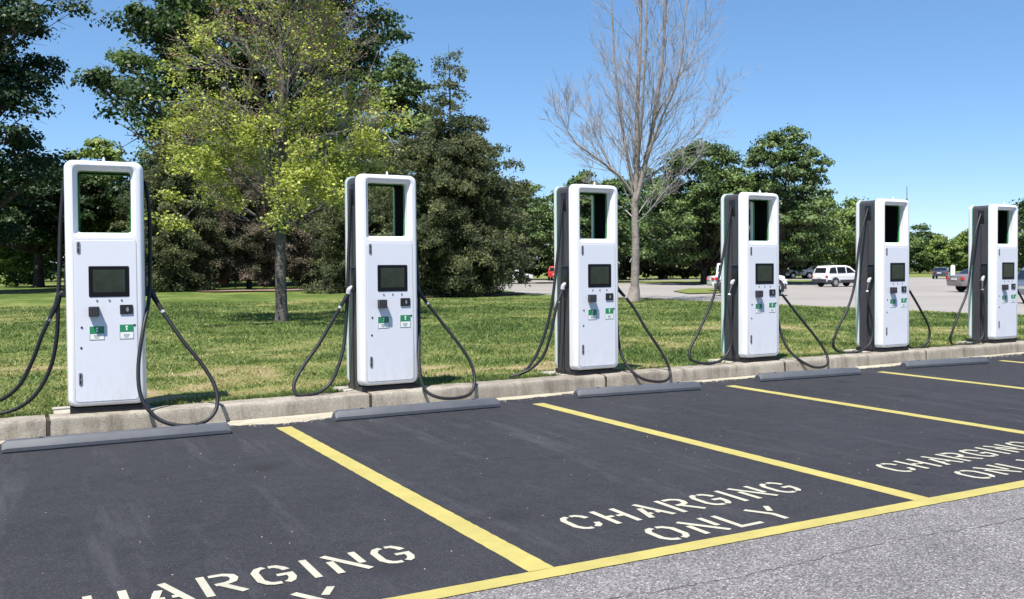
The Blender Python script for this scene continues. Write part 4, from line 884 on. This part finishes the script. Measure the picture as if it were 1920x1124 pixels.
# ------------------------------------------------------------------ vehicles
def vehicle(name, loc, heading, style, paintm, label, s=1.0, lower=None):
    """nose points along +x locally; style: suv, sedan, open (short off-roader)"""
    root = empty(name, loc, heading, s); tag(root, label, {'suv': 'SUV', 'sedan': 'car', 'jeep': 'SUV'}[style])
    if style == 'suv':
        Lh, hw, wr, wx = 2.33, .93, .36, (-1.38, 1.42)
        low = [(-2.30, .42), (-2.33, .70), (-2.27, 1.05), (1.05, 1.10), (1.95, 1.00), (2.25, .86), (2.33, .60), (2.28, .38)]
        cab = [(-2.26, 1.05), (-2.08, 1.50), (-1.85, 1.72), (-1.2, 1.78), (-.1, 1.77), (.35, 1.66), (1.10, 1.09)]
        wins = [[(-2.02, 1.14), (-1.88, 1.50), (-1.70, 1.60), (-1.22, 1.62), (-1.22, 1.14)], [(-1.12, 1.14), (-1.12, 1.63), (-.22, 1.64), (-.22, 1.14)], [(-.12, 1.14), (-.12, 1.63), (.24, 1.57), (.82, 1.15)]]
        belt, top = 1.06, 1.78; rearw = ((-2.235, 1.16), (-2.08, 1.56)); front = ((1.02, 1.16), (.42, 1.60))
    elif style == 'sedan':
        Lh, hw, wr, wx = 2.35, .89, .33, (-1.40, 1.42)
        low = [(-2.32, .36), (-2.36, .62), (-2.30, .96), (-1.55, 1.02), (.95, .98), (1.95, .86), (2.28, .70), (2.35, .50), (2.30, .30)]
        cab = [(-1.75, 1.00), (-1.20, 1.32), (-.75, 1.44), (.0, 1.45), (.40, 1.38), (1.15, .98)]
        wins = [[(-1.38, 1.06), (-1.08, 1.27), (-.75, 1.35), (-.38, 1.36), (-.38, 1.05)], [(-.28, 1.05), (-.28, 1.36), (.08, 1.36), (.36, 1.30), (.85, 1.04)]]
        belt, top = 1.0, 1.45; rearw = ((-1.64, 1.06), (-1.16, 1.345)); front = ((1.04, 1.04), (.46, 1.35))
    else:
        Lh, hw, wr, wx = 1.76, .80, .43, (-1.18, 1.27)
        low = [(-1.72, .48), (-1.76, .75), (-1.74, 1.08), (.50, 1.08), (1.50, 1.04), (1.70, .98), (1.76, .70), (1.73, .48)]
        cab = [(-1.73, 1.08), (-1.67, 1.66), (-1.1, 1.72), (.0, 1.72), (.20, 1.66), (.50, 1.08)]
        wins = [[(-1.62, 1.16), (-1.58, 1.58), (-.85, 1.62), (-.85, 1.16)], [(-.72, 1.16), (-.72, 1.62), (.10, 1.60), (.34, 1.16)]]
        belt, top = 1.08, 1.76; rearw = ((-1.72, 1.18), (-1.685, 1.57)); front = ((.46, 1.18), (.24, 1.60))
    def yw(z, x):     # half width with tumblehome and rounded nose/tail
        w_ = hw if z <= belt else hw-(z-belt)*.26-.04
        if abs(x) > Lh-.35: w_ -= (abs(x)-(Lh-.35))*.28
        if z < .5: w_ -= .03
        return w_
    def shell(prof):
        P = prof; mb = MB(); n_ = len(P)
        V = [(x, -yw(z, x), z) for x, z in P]+[(x, yw(z, x), z) for x, z in P]
        mb.add(V, [tuple(range(n_)), tuple(range(2*n_-1, n_-1, -1))]+[(i, (i+1) % n_, (i+1) % n_+n_, i+n_) for i in range(n_)]); return mb
    def arch(prof):   # cut wheel arches into the lower profile
        P = list(prof)
        for c in (wx[1], wx[0]):
            P += [(c+(wr+.08)*math.cos(math.radians(a)), max(prof[-1][1] if c > 0 else prof[0][1], wr+(wr+.08)*math.sin(math.radians(a)))) for a in range(0, 181, 20)]
        return P
    body = shell(arch(low)).build('body', paintm, root, angle=30, bevel=.02)
    shell(cab).build('cabin', paintm, root, angle=30, bevel=.03)
    if lower:
        mb = MB()
        for s_ in (-1, 1):
            for x0, x1 in ((low[0][0]+.02, wx[0]-wr-.09), (wx[0]+wr+.09, wx[1]-wr-.09), (wx[1]+wr+.09, low[-1][0]-.02)):
                mb.box(x0, x1, s_*(hw+.004)-.012, s_*(hw+.004)+.012, .34, .60)
        mb.box(low[1][0]-.05, low[1][0]+.06, -hw+.12, hw-.12, .36, .66); mb.box(low[-2][0]-.06, low[-2][0]+.04, -hw+.12, hw-.12, .36, .60)
        mb.build('lower_cladding', lower, root, bevel=.01)
    for W_ in wins:
        for s_ in (-1, 1):
            mb = MB(); mb.add([(x, s_*(yw(z, x)+.006), z) for x, z in W_], [tuple(range(len(W_)))]); mb.build('window', M_TINT, root, smooth=False)
    for nm, (a, b_), q in (('rear_window', rearw, -1), ('windscreen', front, 1)):
        mb = MB(); k = .012*q; mb.add([(a[0]+k, -yw(a[1], a[0])+.12, a[1]+.012), (a[0]+k, yw(a[1], a[0])-.12, a[1]+.012), (b_[0]+k, yw(b_[1], b_[0])-.12, b_[1]+.012), (b_[0]+k, -yw(b_[1], b_[0])+.12, b_[1]+.012)], [(0, 1, 2, 3)])
        mb.build(nm, M_TINT, root, smooth=False)
    for c in wx:
        for s_ in (-1, 1):
            mb = MB(); Y = s_*(hw-.10); prof = [(wr-.05, -.105), (wr-.005, -.09), (wr, -.05), (wr, .05), (wr-.005, .09), (wr-.05, .105)]
            loops = [[(c+r_*math.cos(2*math.pi*k/20), Y+dy, wr+r_*math.sin(2*math.pi*k/20)) for k in range(20)] for r_, dy in prof]
            mb.loft(loops, True, True); wh = mb.build('wheel', M_TYRE, root, angle=50)
            mb = MB(); mb.cyl((c, Y+s_*.098, wr), 'y', wr*.60, .03, 18)
            rm = mb.build('rim', M_RIM, wh)
            mb = MB()
            for k in range(5):
                a0 = 2*math.pi*k/5+.3; mb.cyl((c+math.cos(a0)*wr*.40, Y+s_*.114, wr+math.sin(a0)*wr*.40), 'y', wr*.13, .006, 8)
            mb.build('wheel_gap', M_TYRE, wh)
    zt = belt-.12
    for s_ in (-1, 1):
        xr = low[1][0]; xf = low[-2][0]
        mb = MB(); mb.box(xr-.012, xr+.16, s_*(hw-.12)-.08, s_*(hw-.12)+.08, zt-.15, zt+.0); mb.build('tail_light', M_RLAMP, root, bevel=.01)
        mb = MB(); mb.box(xf-.16, xf-.02, s_*(hw-.20)-.13, s_*(hw-.20)+.13, .62, .76); mb.build('headlight', M_FLAMP, root, bevel=.01)
        mb = MB(); mb.box(front[0][0]-.32, front[0][0]-.18, s_*(hw+.10)-.08, s_*(hw+.10)+.08, belt+.03, belt+.16); mb.build('wing_mirror', paintm, root, bevel=.02)
    mb = MB(); mb.box(low[1][0]-.02, low[1][0]+.02, -.26, .26, .70, .82); mb.build('number_plate', M_PLATE, root, smooth=False)
    return root
HR = -YAW   # heading that runs to the right across the view
suv = vehicle('parked_suv', (49.3, 36.5, 0), HR+math.radians(28), 'suv', M_CWHITE, 'white SUV with dark lower cladding parked between the fourth and fifth chargers', .82, M_TRIM)
vehicle('parked_jeep', (31.98, 26.19, 0), HR+math.radians(-12), 'jeep', M_CWHITE, 'white boxy car behind the fourth charger, only its front wheel showing at the right', .96, M_TRIM)
vehicle('parked_car', (36.86, 31.98, 0), HR+math.radians(4), 'sedan', M_CWHITE, 'white car behind the fourth charger, only its tail showing at the left', .92)
vehicle('parked_car', (45.8, 22.6, 0), HR+math.radians(10), 'sedan', M_CGREY, 'brown-grey hatchback whose tail shows left of the last charger', .92)
vehicle('parked_car', (34.8, 11.6, 0), HR+math.radians(3), 'suv', M_CBLUE, 'blue-grey car at the right edge of the picture, behind the last charger', .80)
vehicle('parked_car', (82.2, 53.6, 0), HR+math.radians(62), 'sedan', M_CDARK, 'small dark blue car far away between the last two chargers', .8)
for (x, y, hd, st, pm, lb, s_) in (
    (70.6, 74.6, 80, 'sedan', M_CSILV, 'silver car in the far row, leftmost one seen between third and fourth chargers', 1.0),
    (74.6, 72.4, 75, 'sedan', M_CWHITE, 'white car in the far row beneath the dark trees, behind fourth charger left side', 1.0),
    (76.0, 64.4, 5, 'sedan', M_CSILV, 'silver car far away just left of the white SUV', 1.0),
    (72.2, 66.8, 8, 'sedan', M_CWHITE, 'white car in the far row right of the fourth charger', 1.0),
    (50.2, 76.4, 85, 'suv', M_CRED, 'red vehicle far away in the gap left of the third charger', .85),
    (44.9, 76.0, 15, 'sedan', M_CWHITE, 'white car far away right of the pointed spruce', .8),
    (66.0, 77.0, 12, 'sedan', M_CSILV, 'pale car far away right of the bare tree trunk', .9)):
    vehicle('distant_car', (x, y, 0), HR+math.radians(hd), st, pm, lb, s_)

# ------------------------------------------------------------------ far bits and pieces
r_ = empty('brick_shed', (16.6, 78.0, 0), -.3); tag(r_, 'small orange brick shed glimpsed under the trees, right of the leftmost charger', 'shed')
mb = MB(); mb.box(-1.1, 1.1, -.9, .9, -.02, 1.75); mb.build('wall', M_BRICK, r_, smooth=False)
mb = MB(); mb.add([(-1.25, -1.05, 1.75), (1.25, -1.05, 1.75), (1.25, 1.05, 1.75), (-1.25, 1.05, 1.75), (-1.25, 0, 2.5), (1.25, 0, 2.5)], [(0, 1, 5, 4), (2, 3, 4, 5), (0, 4, 3), (1, 2, 5), (0, 3, 2, 1)]); mb.build('roof', M_ROOF, r_, smooth=False)
mb = MB(); mb.box(-.35, .35, -.93, -.905, 0, 1.5); mb.build('door', M_WOOD, r_, smooth=False)
r_ = empty('light_mast', (74.06, 51.28, 0)); tag(r_, 'thin mast rising against the sky above the fifth charger', 'mast')
mb = MB(); mb.tube([(0, 0, -.1), (0, 0, 5), (0, 0, 8.9)], [.06, .05, .035], 8); mb.build('pole', M_METAL, r_)
mb = MB(); mb.box(-.06, .06, -.06, .06, 7.6, 7.75); mb.build('bracket', M_METAL, r_)
r_ = empty('utility_pole', (94.8, 79.6, 0), HR); tag(r_, 'small utility pole with cross-arm above the tree belt, left of the fifth charger', 'utility pole')
mb = MB(); mb.tube([(0, 0, -.1), (0, 0, 7.0)], [.16, .11], 8); mb.build('pole', M_WOOD, r_)
mb = MB(); mb.box(-.9, .9, -.06, .06, 6.3, 6.45); mb.build('crossarm', M_WOOD, r_)
mb = MB(); [mb.cyl((q, 0, 6.54), 'z', .06, .16, 8) for q in (-.75, -.3, .3, .75)]; mb.build('insulators', M_TRIM, r_)
r_ = empty('bollard', (60.9, 36.3, 0)); tag(r_, 'white post standing behind the brown-grey hatchback', 'bollard')
mb = MB(); mb.tube([(0, 0, 0), (0, 0, 1.32), (0, 0, 1.42)], [.16, .16, .09], 12); mb.build('post', M_POST, r_)
